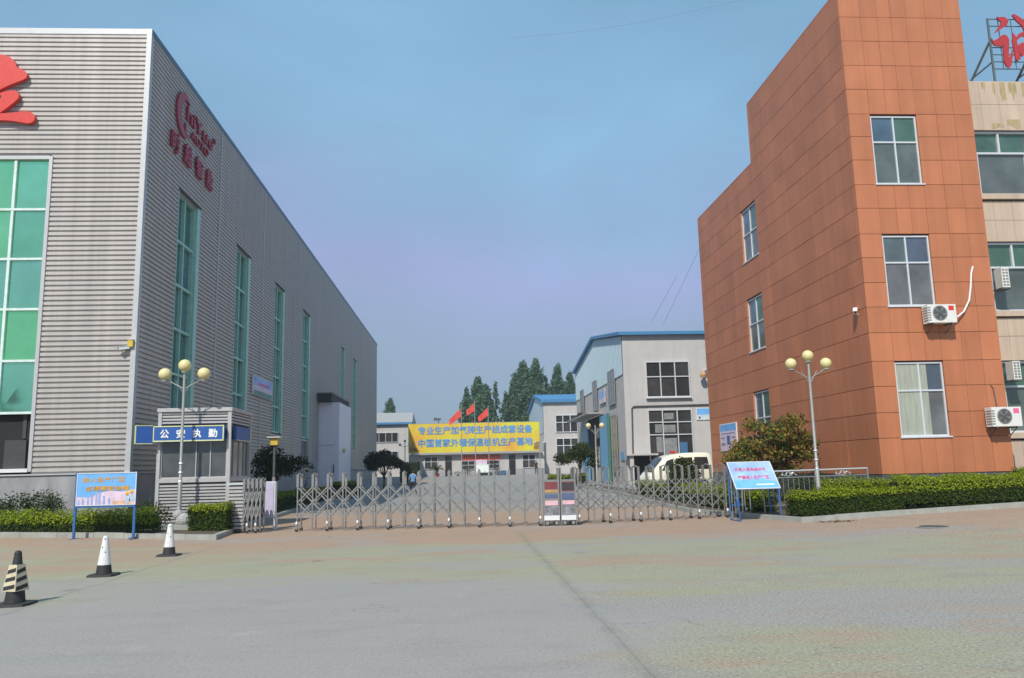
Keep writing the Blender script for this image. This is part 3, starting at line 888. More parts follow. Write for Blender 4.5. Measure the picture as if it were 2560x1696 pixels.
# cream wing
XC, YC = 18.44, 27.0
wing = thing('cream_wing', 'cream tiled office wing with sliding windows and rust-streaked parapet', 'building', (XC, YC, 0))
zb = [(1.27, 2.30), (5.08, 5.95), (5.95, 6.62), (9.42, 10.22), (10.22, 10.95), (13.68, 14.69), (14.69, 15.58)]
rc = []
for z0, z1 in zb:
    x = .0
    for k in range(18):
        wd = .62 if k == 0 else .72
        rc.append((x, x+wd, z0, z1)); x += wd
OW = Vector((XC+.47, YC, 0))
for zz in sorted({r_[2] for r_ in rc}):
    tiles(OW, X, -Y, [r_ for r_ in rc if r_[2] == zz], .014, .010).build('tile_course', m_cream, wing)
MB().box(XC, XC+16, YC+.4, YC+13, 0, 15.5).build('body', m_creamgrout, wing)
b = MB(); b.box(XC+.03, XC+16, YC+.1, YC+13, 15.585, 15.66); b.build('parapet', m_cream, wing)
b = MB(); b.box(XC+.2, XC+16, YC-.03, YC+.39, -.2, 1.255); b.build('plinth', m_granite, wing)
for z0, z1 in ((2.55, 5.06), (6.86, 9.40), (11.2, 13.66)):
    window(wing, Vector((XC+.45, YC, z0)), X, -Y, 6.2, z1-z0, [(1.22, 1.62, z1-z0-.05), (2.9, 1.62, z1-z0-.05), (.32, .05, 1.62), (2.2, .05, 1.62), (3.8, .05, 1.62)], [1.62], m_glassgreen, m_alu, .07, .1, .07, 'ribbon_window', -.10)
    s_ = MB(); s_.box(XC+.4, XC+7, YC-.10, YC+.12, z0-.20, z0-.005); s_.build('sill', m_cream, wing)
b = MB()                                                              # rust runs under the parapet and sills
for x0, wd, z0, z1 in ((.72, .16, 15.2, 15.57), (1.15, .10, 14.9, 15.57), (1.42, .22, 14.75, 15.57), (1.78, .3, 14.8, 15.57), (.95, .45, 13.72, 13.95), (1.55, .5, 13.70, 14.1), (2.3, .2, 14.8, 15.57)):
    n_ = 5
    pts = [(x0, z1), (x0+wd, z1)]
    for k in range(n_): pts.append((x0+wd*(1-k/(n_-1.)), z0+random.uniform(0, .6)*(z1-z0)))
    b.prism(pts, OW, X, Z, -Y, .006, .008)
b.build('rust_stain', m_rust, wing)
# roof sign frame with a red character
rs = thing('roof_sign', 'red brush character on a steel lattice frame above the cream wing', 'sign', (21.1, 28.2, 15.66))
O = Vector((21.12, 28.2, 0))
b = MB()
def bar(p, q, r=.035): b.tube([p, q], r, 6)
for xx in (0., 1.9, 3.8): bar((21.1+xx, 28.2, 15.66), (21.1+xx, 28.2, 18.88), .05)
for z in (18.86, 18.56, 17.65, 17.35, 17.05, 16.75): bar((21.1, 28.2, z), (24.9, 28.2, z), .022)
for xx in (.42, .95, 1.45, 2.4, 3.0): bar((21.1+xx, 28.2, 16.75), (21.1+xx, 28.2, 18.86), .018)
b.build('lattice', mat('lattice_green', (.10, .13, .14), .6, .3), rs)
b = MB()
for xx in (0., 1.9, 3.8):
    bar((21.1+xx, 28.25, 17.9), (20.4+xx, 29.6, 15.66), .05)
    bar((21.1+xx, 28.2, 17.05), (20.7+xx, 29.0, 16.7), .035)
b.build('strut', m_polbrown, rs)
def rsq(pts): return [((px-1330)/4.9*.0143+.03, 18.86-((py-145)/4.9)*.0170) for px, py in pts]
b = MB()
for pts in ([(1440, 140), (1550, 138), (1590, 165), (1596, 195), (1570, 240), (1500, 275), (1430, 315), (1372, 342), (1420, 295), (1470, 245), (1495, 200), (1465, 175)],
            [(1330, 400), (1352, 432), (1410, 410), (1470, 368), (1520, 352), (1555, 372), (1574, 410), (1568, 470), (1550, 560), (1535, 648), (1580, 590), (1612, 530), (1600, 600), (1575, 680), (1560, 735), (1530, 756), (1495, 742), (1470, 690), (1472, 600), (1478, 490), (1420, 496), (1360, 486), (1340, 455)],
            [(1640, 328), (1665, 360), (1685, 392), (1720, 345), (1770, 320), (1860, 330), (1860, 380), (1770, 370), (1715, 400), (1680, 430), (1690, 520), (1705, 600), (1700, 650), (1660, 676), (1632, 650), (1628, 560), (1618, 430)],
            [(1690, 480), (1760, 445), (1800, 470), (1770, 590), (1730, 620), (1700, 560)],
            [(1662, 112), (1692, 95), (1780, 145), (1860, 200), (1900, 400), (1960, 600), (2050, 700), (1960, 740), (1880, 620), (1830, 400), (1790, 250), (1720, 190)]):
    b.prism(rsq(pts), Vector((21.05, 28.12, 0)), X, Z, -Y, .0, .06)
b.build('character', mat('roof_sign_red', (.42, .035, .035), .45, 0, .1), rs)
# air conditioners
def aircon(loc, label, wd=.98, ht=.62, dep=.34, logo=None, U=X, Nn=-Y, gap=.12):
    t = thing('air_conditioner', label, 'air conditioner', loc, 0, 'outdoor air conditioner units')
    O = Vector(loc)
    MB().ob(O, U, Z, Nn, 0, wd, 0, ht, gap, gap+dep).build('casing', m_ac, t)
    b = MB()
    c_ = O+U*wd*.42+Z*ht*.52+Nn*(gap+dep)
    b.lathe(c_, [(.255, 0), (.255, .012), (.235, .016), (.235, .004), (.02, .004)], 28, Nn)
    b.build('fan_ring', m_acfan, t)
    b = MB()
    for k in range(5):
        a = 2*math.pi*k/5
        d1 = U*math.cos(a)+Z*math.sin(a); d2 = U*math.cos(a+.8)+Z*math.sin(a+.8)
        b.add([c_+Nn*.010+d1*.05, c_+Nn*.010+d1*.22, c_+Nn*.010+d2*.22, c_+Nn*.010+d2*.05], [(0, 1, 2, 3)])
    for k in range(1, 5):
        rr = .05*k
        b.tube([c_+Nn*.02+(U*math.cos(t_)+Z*math.sin(t_))*rr for t_ in np.linspace(0, 2*math.pi, 22)], .003, 4, False)
    b.lathe(c_+Nn*.012, [(.06, 0), (.06, .014), (.01, .018)], 16, Nn)
    b.build('fan_grille', m_polbrown, t)
    b = MB()
    for k in range(6):
        for q in (0, 1):
            b.ob(O, U, Z, Nn, .0, .10, .06+k*.085, .11+k*.085, gap+dep+.0005, gap+dep+.002) if q == 0 else b.ob(O, Nn, Z, -U, gap+.04, gap+dep-.04, .06+k*.085, .11+k*.085, 0, .003)
    b.build('side_grille', m_acfan, t)
    b = MB()
    for u_ in (.16, wd-.16):
        b.ob(O, U, Z, Nn, u_-.02, u_+.02, -.045, -.002, .0, gap+dep)
        b.tube([O+U*u_+Z*(-.30)+Nn*.01, O+U*u_+Z*(-.04)+Nn*(gap+dep-.05)], .016, 6)
    b.build('bracket', m_polbrown, t)
    if logo:
        MB().ob(O, U, Z, Nn, wd*.74, wd*.93, ht*.66, ht*.92, gap+dep, gap+dep+.003).build('badge', m_redsign if logo == 'o' else m_pink, t)
    return t
aircon((15.74, 26.0, 6.22), 'white air conditioner below the second-storey tower window, pale hose curling up beside it', logo='o')
aircon((17.55, 26.0, 2.72), 'white air conditioner low at the right edge of the orange tower', 1.02, .64, logo='p')
for zz, lb, ht in ((7.62, 'white air conditioner seen edge-on beside the middle cream-wing window', .72), (4.36, 'white air conditioner seen edge-on above the ground floor of the cream wing', .64)):
    t = thing('air_conditioner', lb, 'air conditioner', (18.6, 26.98, zz), 0, 'outdoor air conditioner units')
    MB().box(19.17, 19.44, 26.5, 26.88, zz, zz+ht).build('casing', m_ac, t)
    b = MB()
    for k in range(6):
        for q in range(2):
            b.ob(Vector((19.17, 26.5, zz)), X, Z, -Y, .03+q*.12, .12+q*.12, .05+k*ht/6.6, .05+k*ht/6.6+.07, 0, .004)
    b.build('front_grille', m_acfan, t)
    b = MB(); b.box(19.12, 19.5, 26.5, 27.0, zz-.05, zz-.004); b.build('bracket', m_polbrown, t)
# hose and cable
b = MB(); pts = [(16.72, 25.75, 6.45), (16.95, 25.85, 6.46), (17.25, 25.92, 6.66), (17.5, 25.95, 7.05), (17.62, 25.96, 7.55), (17.70, 25.97, 8.02), (17.8, 25.99, 8.25)]
b.tube(pts, .03, 8)
tag(b.build('drain_hose', m_white, smooth=True), 'white pipe curving up the orange wall from the upper air conditioner', 'pipe')
b = MB(); b.tube([(18.02, 25.9, 3.34), (18.02, 25.96, 3.75), (18.0, 25.97, 4.02), (17.93, 25.98, 4.13)], .014, 6)
tag(b.build('supply_pipe', m_cable), 'thin dark pipe above the lower air conditioner', 'pipe')
sec_camera((XF-.0, 26.58, 6.72), (-.5, -.9, -.5), 'white security camera on the shaded orange side wall', (-1, 0, 0))
poster('wall_poster', 'pale blue price-list poster at the back of the orange side wall', Vector((XF, 42.2, 2.35)), -Y, Z, -X, 2.6, 1.4,
       [(.03, .97, .72, .97, m_skyblue), (.03, .97, .03, .72, m_palepink), (.42, .6, .22, .55, m_bluemetal), (.08, .3, .45, .5, m_acfan), (.7, .93, .45, .5, m_acfan), (.08, .3, .2, .3, m_acfan), (.1, .9, .62, .65, m_bluemetal)])

# ------------------------------------------------------------------ guard booth
BO = Vector((-9.62, 26.6, .1))
booth = thing('guard_booth', 'small stainless guard booth with blue sign band by the gate', 'booth', (-8.45, 27.9, .1))
BW, BD, BH = 2.30, 2.55, 3.80
b = MB()
for u_, v_ in ((0, 0), (BW-.11, 0), (0, BD-.11), (BW-.11, BD-.11)):
    b.ob(BO, X, Y, Z, u_, u_+.11, v_, v_+.11, 0, BH)
b.build('corner_post', m_booth, booth)
def ribs(z0, z1, p=.10):
    b = MB()
    z = z0
    while z < z1-.02:
        b.ob(BO, X, Y, Z, .11, BW-.11, .03, .09, z, z+p*.62)
        b.ob(BO, X, Y, Z, BW-.09, BW-.03, .11, BD-.11, z, z+p*.62)
        z += p
    return b
ribs(.0, 1.42).build('lower_panel', m_booth, booth)
ribs(3.30, 3.68).build('upper_panel', m_booth, booth)
b = MB()
b.ob(BO, X, Y, Z, .112, BW-.112, .085, .20, 0, 1.50)
b.ob(BO, X, Y, Z, BW-.20, BW-.095, .201, BD-.112, 0, 1.50)
b.ob(BO, X, Y, Z, .112, BW-.112, .085, .20, 2.75, 3.7)
b.ob(BO, X, Y, Z, BW-.20, BW-.095, .201, BD-.112, 2.75, 3.7)
b.ob(BO, X, Y, Z, .0, .08, .112, BD-.112, 0, 3.7)
b.ob(BO, X, Y, Z, .112, BW-.112, BD-.11, BD-.02, 0, 3.7)
b.build('backing', m_boothgap, booth)
b = MB(); b.ob(BO, X, Y, Z, -.03, BW+.03, -.03, BD+.03, BH-.12, BH); b.build('roof', m_booth, booth)
b = MB(); b.ob(BO, X, Y, Z, .112, BW-.112, .0, .10, 1.43, 1.56); b.ob(BO, X, Y, Z, BW-.1, BW, .112, BD-.112, 1.43, 1.56); b.build('sill', m_booth, booth)
window(booth, BO+X*.11+Y*.06+Z*1.56, X, -Y, BW-.22, 1.22, [.6, 1.1, 1.55], [], m_boothglass, m_booth, .04, .05, .03, 'window')
window(booth, BO+X*(BW-.05)+Y*.11+Z*1.56, Y, X, BD-.22, 1.22, [.5, 1.2, 1.8], [], m_boothglass, m_booth, .04, .05, .03, 'window')
b = MB(); b.ob(BO, X, Y, Z, -.06, 2.14, -.22, .0, 2.72, 3.22); sb = b.build('sign_box', m_policeblue, booth)
b = MB()
for v0, v1 in ((2.72, 2.76), (3.185, 3.22)): b.ob(BO, X, Y, Z, -.06, 2.14, -.235, -.222, v0, v1)
for u0 in (-.06, 2.105): b.ob(BO, X, Y, Z, u0, u0+.035, -.235, -.222, 2.762, 3.183)
b.build('sign_edge', m_paleyellow, sb)
b = MB()
for i, ch in enumerate('公安执勤'):
    b.text(ch, BO+X*(.30+i*.50)+Y*(-.222)+Z*2.97, X, Z, -Y, .28, .28, .012, .02)
b.build('lettering', m_lettwhite, sb)
b = MB(); d_ = Vector((-.86, -.5, 0)).normalized(); b.ob(BO+X*-.07+Y*-.20, d_, Vector((d_.y, -d_.x, 0)), Z, .01, .52, -.04, .04, 2.68, 3.22); b.build('sign_wing', m_policeblue, booth)
b = MB(); b.ob(BO+X*-.07+Y*-.20, d_, Vector((d_.y, -d_.x, 0)), Z, .50, .53, -.05, .05, 2.66, 3.24); b.ob(BO+X*-.07+Y*-.20, d_, Vector((d_.y, -d_.x, 0)), Z, .01, .499, -.05, .05, 3.221, 3.245); b.ob(BO+X*-.07+Y*-.20, d_, Vector((d_.y, -d_.x, 0)), Z, .01, .499, -.05, .05, 2.655, 2.679); b.build('sign_wing_edge', m_paleyellow, booth)
b = MB(); b.ob(BO, X, Y, Z, BW+.002, BW+.10, .30, 2.05, 2.74, 3.20); b.build('side_sign', m_policeblue, booth)
b = MB(); b.ob(BO, X, Y, Z, BW+.1005, BW+.108, .30, 2.05, 2.74, 2.77); b.ob(BO, X, Y, Z, BW+.1005, BW+.108, 2.01, 2.05, 2.772, 3.20); b.build('side_sign_edge', m_paleyellow, booth)

# ------------------------------------------------------------------ globe lamps
def globe_lamp(loc, h, label, gr=.195, arm=.60, drop=.27, lean=0):
    t = thing('street_lamp', label, 'street lamp', loc, 0, 'three-globe lamp posts')
    x, y, z = loc
    MB().tube([(x, y, z), (x, y, z+1.35), (x, y, z+1.38), (x, y, z+h-.25)], [.075, .062, .048, .040], 12).build('pole', m_pole, t, True)
    b = MB(); b.lathe((x, y, z), [(.16, 0), (.16, .03), (.09, .06), (.08, .22), (.075, .24)], 14)
    for zz in (.55, 1.35, 1.62, 1.9): b.lathe((x, y, z+zz), [(.06, 0), (.072, .02), (.06, .05)], 12)
    b.build('collar', m_stainbright, t)
    for s_ in (-1, 0, 1):
        top = z+h-(drop if s_ else 0)
        gx = x+s_*arm
        if s_:
            p = []
            for k in range(9):
                q = k/8
                p.append((x+s_*arm*math.sin(q*math.pi/2), y, top-.36-.30*(1-q)**1.6+(.12*q*q)))
            ar = MB().tube(p, .014, 7).build('arm', m_pole, t, True)
            MB().tube([(x+s_*.05, y, top-.75), (x+s_*arm*.45, y, top-.40)], .009, 6).build('scroll', m_pole, ar)
        MB().lathe((gx, y, top-gr*2-.05), [(.05, 0), (.10, .02), (.10, .05), (.06, .07)], 14).build('cup', m_pole, t)
        MB().sphere((gx, y, top-gr), gr, 24, 14).build('globe', m_globe, t, True)
    return t
globe_lamp((-8.62, 25.9, .2), 5.18, 'tall three-globe lamp in front of the guard booth')
globe_lamp((11.12, 24.75, .13), 5.10, 'tall three-globe lamp behind the right hedge by the orange tower', .175, .57, .25)
t = globe_lamp((8.82, 52, .25), 4.35, 'two-globe lamp in front of the blue factory doors', .17, .44, .1)
for o in list(t.children):
    if abs(o.data.vertices[0].co.x) < .2 and o.name.startswith(('globe', 'cup')) and abs(sum(v.co.x for v in o.data.vertices)/len(o.data.vertices)) < .1:
        bpy.data.objects.remove(o)
t = thing('street_lamp', 'short post with square amber lantern before the dark tree left of the drive', 'street lamp', (-7.58, 34, .1))
MB().tube([(-7.58, 34, .1), (-7.58, 34, 1.6)], .06, 8).build('pole', m_pole, t); MB().tube([(-7.58, 34, 1.6), (-7.58, 34, 2.9)], .05, 8).build('unlit_upper_pole', m_polbrown, t)  # sunlit lower half put into the pole colours: pale below, dark above
MB().box(-7.72, -7.44, 33.86, 34.14, 2.9, 3.2).build('lantern', m_amber, t); MB().box(-7.84, -7.32, 33.75, 34.25, 3.2, 3.24).build('cap', m_alu, t)
t = globe_lamp((-9.3, 63, .1), 3.6, 'distant lamp with yellow globes against the grey hall side', .16, .5, .15)
b = MB(); b.tube([(-6.6, 100, .8), (-6.6, 100, 5.3)], .05, 6)
t = thing('street_lamp', 'slim dark lamp post by the left end of the yellow billboard', 'street lamp', (-6.6, 100, .8)); b.build('pole', m_polbrown, t)
for dx in (-.6, 0, .6):
    MB().sphere((-6.6+dx, 100, 5.3-.45*abs(dx)/.6), .17, 8, 6).build('globe', m_greyroof, t)
MB().tube([(-7.2, 100, 4.75), (-6.6, 100, 4.6), (-6.0, 100, 4.75)], .025, 6).build('arm', m_polbrown, t)
b = MB(); b.tube([(9.75, 98, .8), (9.75, 98, 5.0)], .05, 6)
t = thing('street_lamp', 'slim grey lamp post right of the yellow billboard', 'street lamp', (9.75, 98, .8)); b.build('pole', m_pole, t)
for dx in (-.55, .55): MB().sphere((9.75+dx, 98, 4.7), .17, 8, 6).build('globe', m_whitewall, t)
MB().tube([(9.2, 98, 4.55), (9.75, 98, 4.4), (10.3, 98, 4.55)], .025, 6).build('arm', m_pole, t)

# ------------------------------------------------------------------ retractable gate
def gate_frame_parts(t, p, d, n_, H, wheel, lamp=True):
    """one folding frame: front and back post joined over the top"""
    z = gz(p.x, p.y)
    a = p+Z*z; c = a+n_*.46
    pts_f = [a+Z*.06, a+Z*(H-.16), a+n_*.05+Z*(H-.05), a+n_*.16+Z*H, c-n_*.16+Z*H, c-n_*.05+Z*(H-.05), c+Z*(H-.16), c+Z*.06]
    MB().tube(pts_f, .021, 8).build('frame', m_stain, t, True)
    b = MB()
    for q in (a, c):
        b.ob(q, d, n_, Z, -.034, .034, -.024, .024, H-.40, H-.02)
    b.build('head_plate', m_stain, t)
    if wheel:
        for q, k in ((a-n_*.03, 0), (c+n_*.03, 1)):
            wz = q+Z*.055
            w_ = MB().lathe(wz-d*.0-n_*.02, [(.02, 0), (.055, 0), (.055, .04), (.02, .04)], 14, n_).build('wheel', m_rubber, t)
            if k == 0:
                hb = MB(); hb.sphere(q-n_*.03+Z*.25, .032, 12, 8, (1, 1, 1.7)); hb.build('wheel_cap', m_lettwhite, w_, True)
            MB().ob(q, d, n_, Z, -.03, .03, -.026, .026, .07, .27).build('fork', m_stain, w_)
def gate_lattice(t, p, q, n_, H):
    for off, r_ in ((.0, .019), (.46, .014)):
        b = MB()
        a = p+Z*gz(p.x, p.y)+n_*off; c = q+Z*gz(q.x, q.y)+n_*off
        for z0, z1 in ((.40, .86), (.86, 1.32)):
            d = (c-a); L_ = d.length; d.normalize()
            for (s0, s1) in ((z0, z1), (z1, z0)):
                aa = a+Z*s0; cc = c+Z*s1; u_ = (cc-aa); ln = u_.length; u_.normalize(); v_ = n_.cross(u_)
                o_ = -.024 if s0 < s1 else .002
                b.ob(aa, u_, v_, n_, 0, ln, -r_, r_, o_, o_+.018)
        b.build('lattice', m_stain, t)
def gate_head(t, p, d, n_, wd, H, cols, mirror=1):
    a = p+Z*gz(p.x, p.y)
    MB().ob(a, d, n_, Z, .03, wd-.03, .02, .42, .12, 1.36).build('cabinet', m_stain, t)
    b = MB()
    for u_ in (.0, wd-.05): b.ob(a, d, n_, Z, u_, u_+.05, -.0, .46, .02, 1.72)
    b.build('side_column', m_stain, t)
    for nm, z0, z1, mm in cols:
        b = MB(); b.ob(a, d, n_, Z, .055, wd-.055, .006, .018, z0, z1); b.build(nm, mm, t)
    MB().ob(a, d, n_, Z, .02, wd-.02, -.03, .45, .16, .30).build('bumper', m_white, t)
    for u_ in (.11, wd-.11):
        for k in (.03, .40):
            MB().lathe(a+d*u_+n_*(k-.045)+Z*.085, [(.03, 0), (.085, .0), (.085, .06), (.03, .06)], 16, n_).build('wheel', m_rubber, t)
            if k < .1: MB().lathe(a+d*u_+n_*(k-.052)+Z*.085, [(.01, 0), (.055, .0), (.055, .01), (.01, .01)], 14, n_).build('hubcap', m_wheel, t)
H = 1.72
pa, pb = Vector((-4.9, 25.2, 0)), Vector((2.42, 24.72, 0))
d = (pb-pa).normalized(); n_ = Vector((-d.y, d.x, 0))
gl = thing('sliding_gate', 'long stainless folding gate wing left of the two drive cabinets', 'gate', pa)
ps = [pa+(pb-pa)*(k/16) for k in range(17)]
for k, p in enumerate(ps): gate_frame_parts(gl, p, d, n_, H, k % 2 == 0)
for k in range(16): gate_lattice(gl, ps[k], ps[k+1], n_, H)
m_screen = mat('display_dark', (.06, .05, .055), .3)
m_maroon = mat('maroon_panel', (.20, .05, .06), .5)
m_ochre = mat('ochre_panel', (.45, .27, .12), .5)
m_stripe = mat('diagonal_steel', (.34, .35, .37), .35, .5, .5, 7, stretch=(1, 1, -.6))
m_deepblue = mat('deep_blue_panel', (.10, .13, .24), .5)
m_palpink = mat('pale_pink_panel', (.72, .45, .50), .5)
gate_head(gl, pb+d*.10, d, n_, .50, H, [('display', 1.08, 1.30, m_maroon), ('display_edge', .98, 1.07, m_ochre), ('emblem_panel', .82, .93, m_deepblue), ('name_plate', .60, .74, m_palpink), ('diagonal_panel', .32, .58, m_stripe)])
ga, gb = Vector((3.60, 24.80, 0)), Vector((8.60, 26.05, 0))
d = (gb-ga).normalized(); n_ = Vector((-d.y, d.x, 0))
gr_ = thing('sliding_gate', 'stainless folding gate wing right of the two drive cabinets', 'gate', ga)
ps = [ga+(gb-ga)*(k/10) for k in range(11)]
for k, p in enumerate(ps): gate_frame_parts(gr_, p, d, n_, H, k % 2 == 0)
for k in range(10): gate_lattice(gr_, ps[k], ps[k+1], n_, H)
qs = [gb+d*x_ for x_ in (.22, .42, .62, .70, .9)]
for k, p in enumerate(qs): gate_frame_parts(gr_, p, d, n_, H-.1, k in (1, 3))
gate_head(gr_, Vector((3.04, 24.66, 0)), X, Y, .48, H, [('display', 1.02, 1.30, m_maroon), ('display_screen', 1.05, 1.27, m_screen), ('emblem_panel', .76, .96, m_deepblue), ('name_plate', .62, .74, m_palpink), ('diagonal_panel', .32, .60, m_stripe)])
gr_c = [o for o in gr_.children if o.name.startswith('display_screen')]
for o in gr_c: o.data.transform(Matrix.Translation((0, -.008, 0)))
gs = thing('folded_gate', 'short bundle of folded stainless gate frames at the left gate pier', 'gate', (-6.35, 25.2, 0))
for k in range(5):
    p = Vector((-6.48+.125*k, 25.15, 0)); gate_frame_parts(gs, p, X, Y, 1.62, k in (1, 3))
for k in range(4): gate_lattice(gs, Vector((-6.48+.125*k, 25.15, 0)), Vector((-6.48+.125*(k+1), 25.15, 0)), Y, 1.6)
# gate pier, white motor housing
gp = thing('gate_pier', 'low louvred grey gate pier with bright metal cap beside the folded gate', 'pier', (-6.8, 25.6, .1))
b = MB(); b.box(-6.98, -6.56, 25.35, 26.0, .05, 1.42); b.build('core', m_boothgap, gp)
b = MB()
for k in range(12): b.box(-7.0, -6.54, 25.33, 26.02, .12+k*.108, .19+k*.108)
b.build('louvre', m_booth, gp)
b = MB(); b.box(-7.03, -6.51, 25.3, 26.05, 1.43, 1.50); b.build('cap', m_stainbright, gp)
t = thing('motor_housing', 'upright pale lilac panel on a grey frame right of the folded gate', 'panel', (-6.0, 26.6, 0))
MB().box(-6.22, -5.86, 26.55, 26.80, .38, 1.50).build('frame', m_alu, t)
MB().box(-6.19, -5.91, 26.53, 26.546, .42, 1.47).build('panel', mat('lilac_panel', (.50, .46, .60), .5), t)
MB().box(-5.92, -5.82, 26.58, 26.78, 0, .376).build('foot', m_alu, t)

# ------------------------------------------------------------------ notice boards
nb = thing('notice_board', 'blue safety notice board with skyline and helmeted workers beside the left hedge', 'notice board', (-9.72, 23.3, 0))
z0 = gz(-9.7, 23.3)
b = MB()
for xx in (-10.55, -8.96): b.box(xx-.03, xx+.03, 23.30, 23.36, z0, 1.90)
b.build('leg', m_bluemetal, nb)
b = MB()
for xx in (-10.55, -8.96): b.box(xx-.035, xx+.035, 23.05, 23.60, z0, z0+.03)
b.build('foot', m_bluemetal, nb)
b = MB(); b.box(-10.58, -8.93, 23.29, 23.34, .93, .985); b.build('crossbar', m_bluemetal, nb)
O = Vector((-10.53, 23.285, .99)); BWd, BHt = 1.60, .89
pn = MB().ob(O, X, Z, -Y, 0, BWd, 0, BHt, -.02, .0).build('panel', m_skyblue, nb)
b = MB()
for a in ((0, BWd, 0, .018), (0, BWd, BHt-.018, BHt)): b.ob(O, X, Z, -Y, *a, .0005, .012)
for a in ((0, .018, .019, BHt-.019), (BWd-.018, BWd, .019, BHt-.019)): b.ob(O, X, Z, -Y, *a, .0005, .012)
b.build('edge', m_white, nb)
b = MB(); b.prism([(.02, .02), (1.58, .02), (1.58, .42), (1.2, .36), (.9, .40), (.62, .33), (.35, .22), (.02, .24)], O, X, Z, -Y, .001, .003); b.build('printed_sky_glow', m_palepink, pn)
b = MB()
for u, h in ((.05, .12), (.16, .16), (.30, .20), (.40, .26), (.52, .36), (.60, .30), (.72, .22), (.86, .16)): b.ob(O, X, Z, -Y, u, u+.06, .02, h+.04, .0032, .0045)
b.build('printed_skyline', mat('skyline_blue', (.30, .38, .62), .5, 0, .2, 9), pn)
b = MB(); b.prism([(1.0, .02), (1.55, .02), (1.5, .16), (1.25, .14), (.95, .10)], O, X, Z, -Y, .0046, .006); b.build('printed_flowers', mat('print_orange', (.66, .42, .30), .5, 0, .3, 12), pn)
b = MB()
for u, v in ((1.30, .06), (1.42, .10)):
    b.prism([(u, v), (u+.16, v), (u+.13, v+.19), (u+.03, v+.19)], O, X, Z, -Y, .0062, .0075)
b.build('printed_workers', mat('print_workwear', (.42, .52, .66), .6), pn)
b = MB()
for u, v in ((1.34, .26), (1.46, .31)): b.prism([(u+.045*math.cos(k*.7854)+.03, v+.05*math.sin(k*.7854)+.03) for k in range(8)], O, X, Z, -Y, .0062, .0076)
b.build('printed_faces', m_skin, pn)
b = MB()
for u, v in ((1.34, .30), (1.46, .35)): b.prism([(u-.03, v), (u+.09, v), (u+.075, v+.05), (u+.03, v+.072), (u-.015, v+.05)], O, X, Z, -Y, .0078, .0092)
b.build('printed_helmets', m_yellow, pn)
b = MB(); b.text('进入生产厂区', O+X*.72+Z*.70-Y*.003, X, Z, -Y, 1.16, .135, .004, .025); b.text('必须戴安全帽', O+X*.83+Z*.465-Y*.008, X, Z, -Y, 1.16, .135, .004, .025); b.build('lettering', m_orange, nb)

nb = thing('notice_board', 'tilted pale blue notice board with red lettering at the right gate end', 'notice board', (9.0, 24.5, 0))
Ub = X; Vb = (Vector((8.36, 24.92, 1.76))-Vector((8.30, 24.18, .95))); Vb.x = 0; bh = Vb.length; Vb.normalize(); Nb = Ub.cross(Vb)
O = Vector((8.31, 24.18, .95)); bw = 1.38
pn = MB().ob(O, Ub, Vb, Nb, 0, bw, 0, bh, -.03, 0).build('panel', m_skyblue2, nb)
b = MB(); b.prism([(.03, .05), (bw-.03, .05), (bw-.03, .28), (bw*.6, .40), (.03, .34)], O, Ub, Vb, Nb, .001, .002); b.build('printed_sky', m_skyblue, pn)
b = MB()
for a in ((0, bw, 0, .02), (0, bw, bh-.02, bh)): b.ob(O, Ub, Vb, Nb, *a, .0005, .01)
for a in ((0, .02, .021, bh-.021), (bw-.02, bw, .021, bh-.021)): b.ob(O, Ub, Vb, Nb, *a, .0005, .01)
b.build('edge', m_white, nb)
b = MB(); b.text('外来人员未经许可', O+Ub*.66+Vb*.78+Nb*.003, Ub, Vb, Nb, .98, .15, .004, .012); b.text('严禁进入生产厂区', O+Ub*.68+Vb*.46+Nb*.003, Ub, Vb, Nb, .98, .15, .004, .012); b.build('lettering', m_redsign, nb)
b = MB(); b.ob(O, Ub, Vb, Nb, .68, 1.24, .15, .19, .003, .005); b.build('small_print', m_lettwhite, nb)
for xx in (8.36, 9.64):
    z0 = gz(xx, 24)
    MB().tube([(xx, 24.16, z0), (xx, 24.19, .94)], .022, 8).build('leg', m_bluemetal, nb)
    MB().tube([(xx, 24.96, z0), (xx, 24.95, 1.74)], .022, 8).build('leg', m_bluemetal, nb)
    MB().tube([(xx, 24.10, z0+.02), (xx, 25.0, z0+.02)], .02, 6).build('foot_rail', m_bluemetal, nb)
    MB().tube([(xx, 24.2, .55), (xx, 24.95, 1.05)], .015, 6).build('brace', m_bluemetal, nb)
MB().prism([(0, .45), (.22, .62), (.30, .45)], Vector((8.30, 24.6, 0)), X, Z, -Y, 0, .02).build('gusset', m_bluemetal, nb)

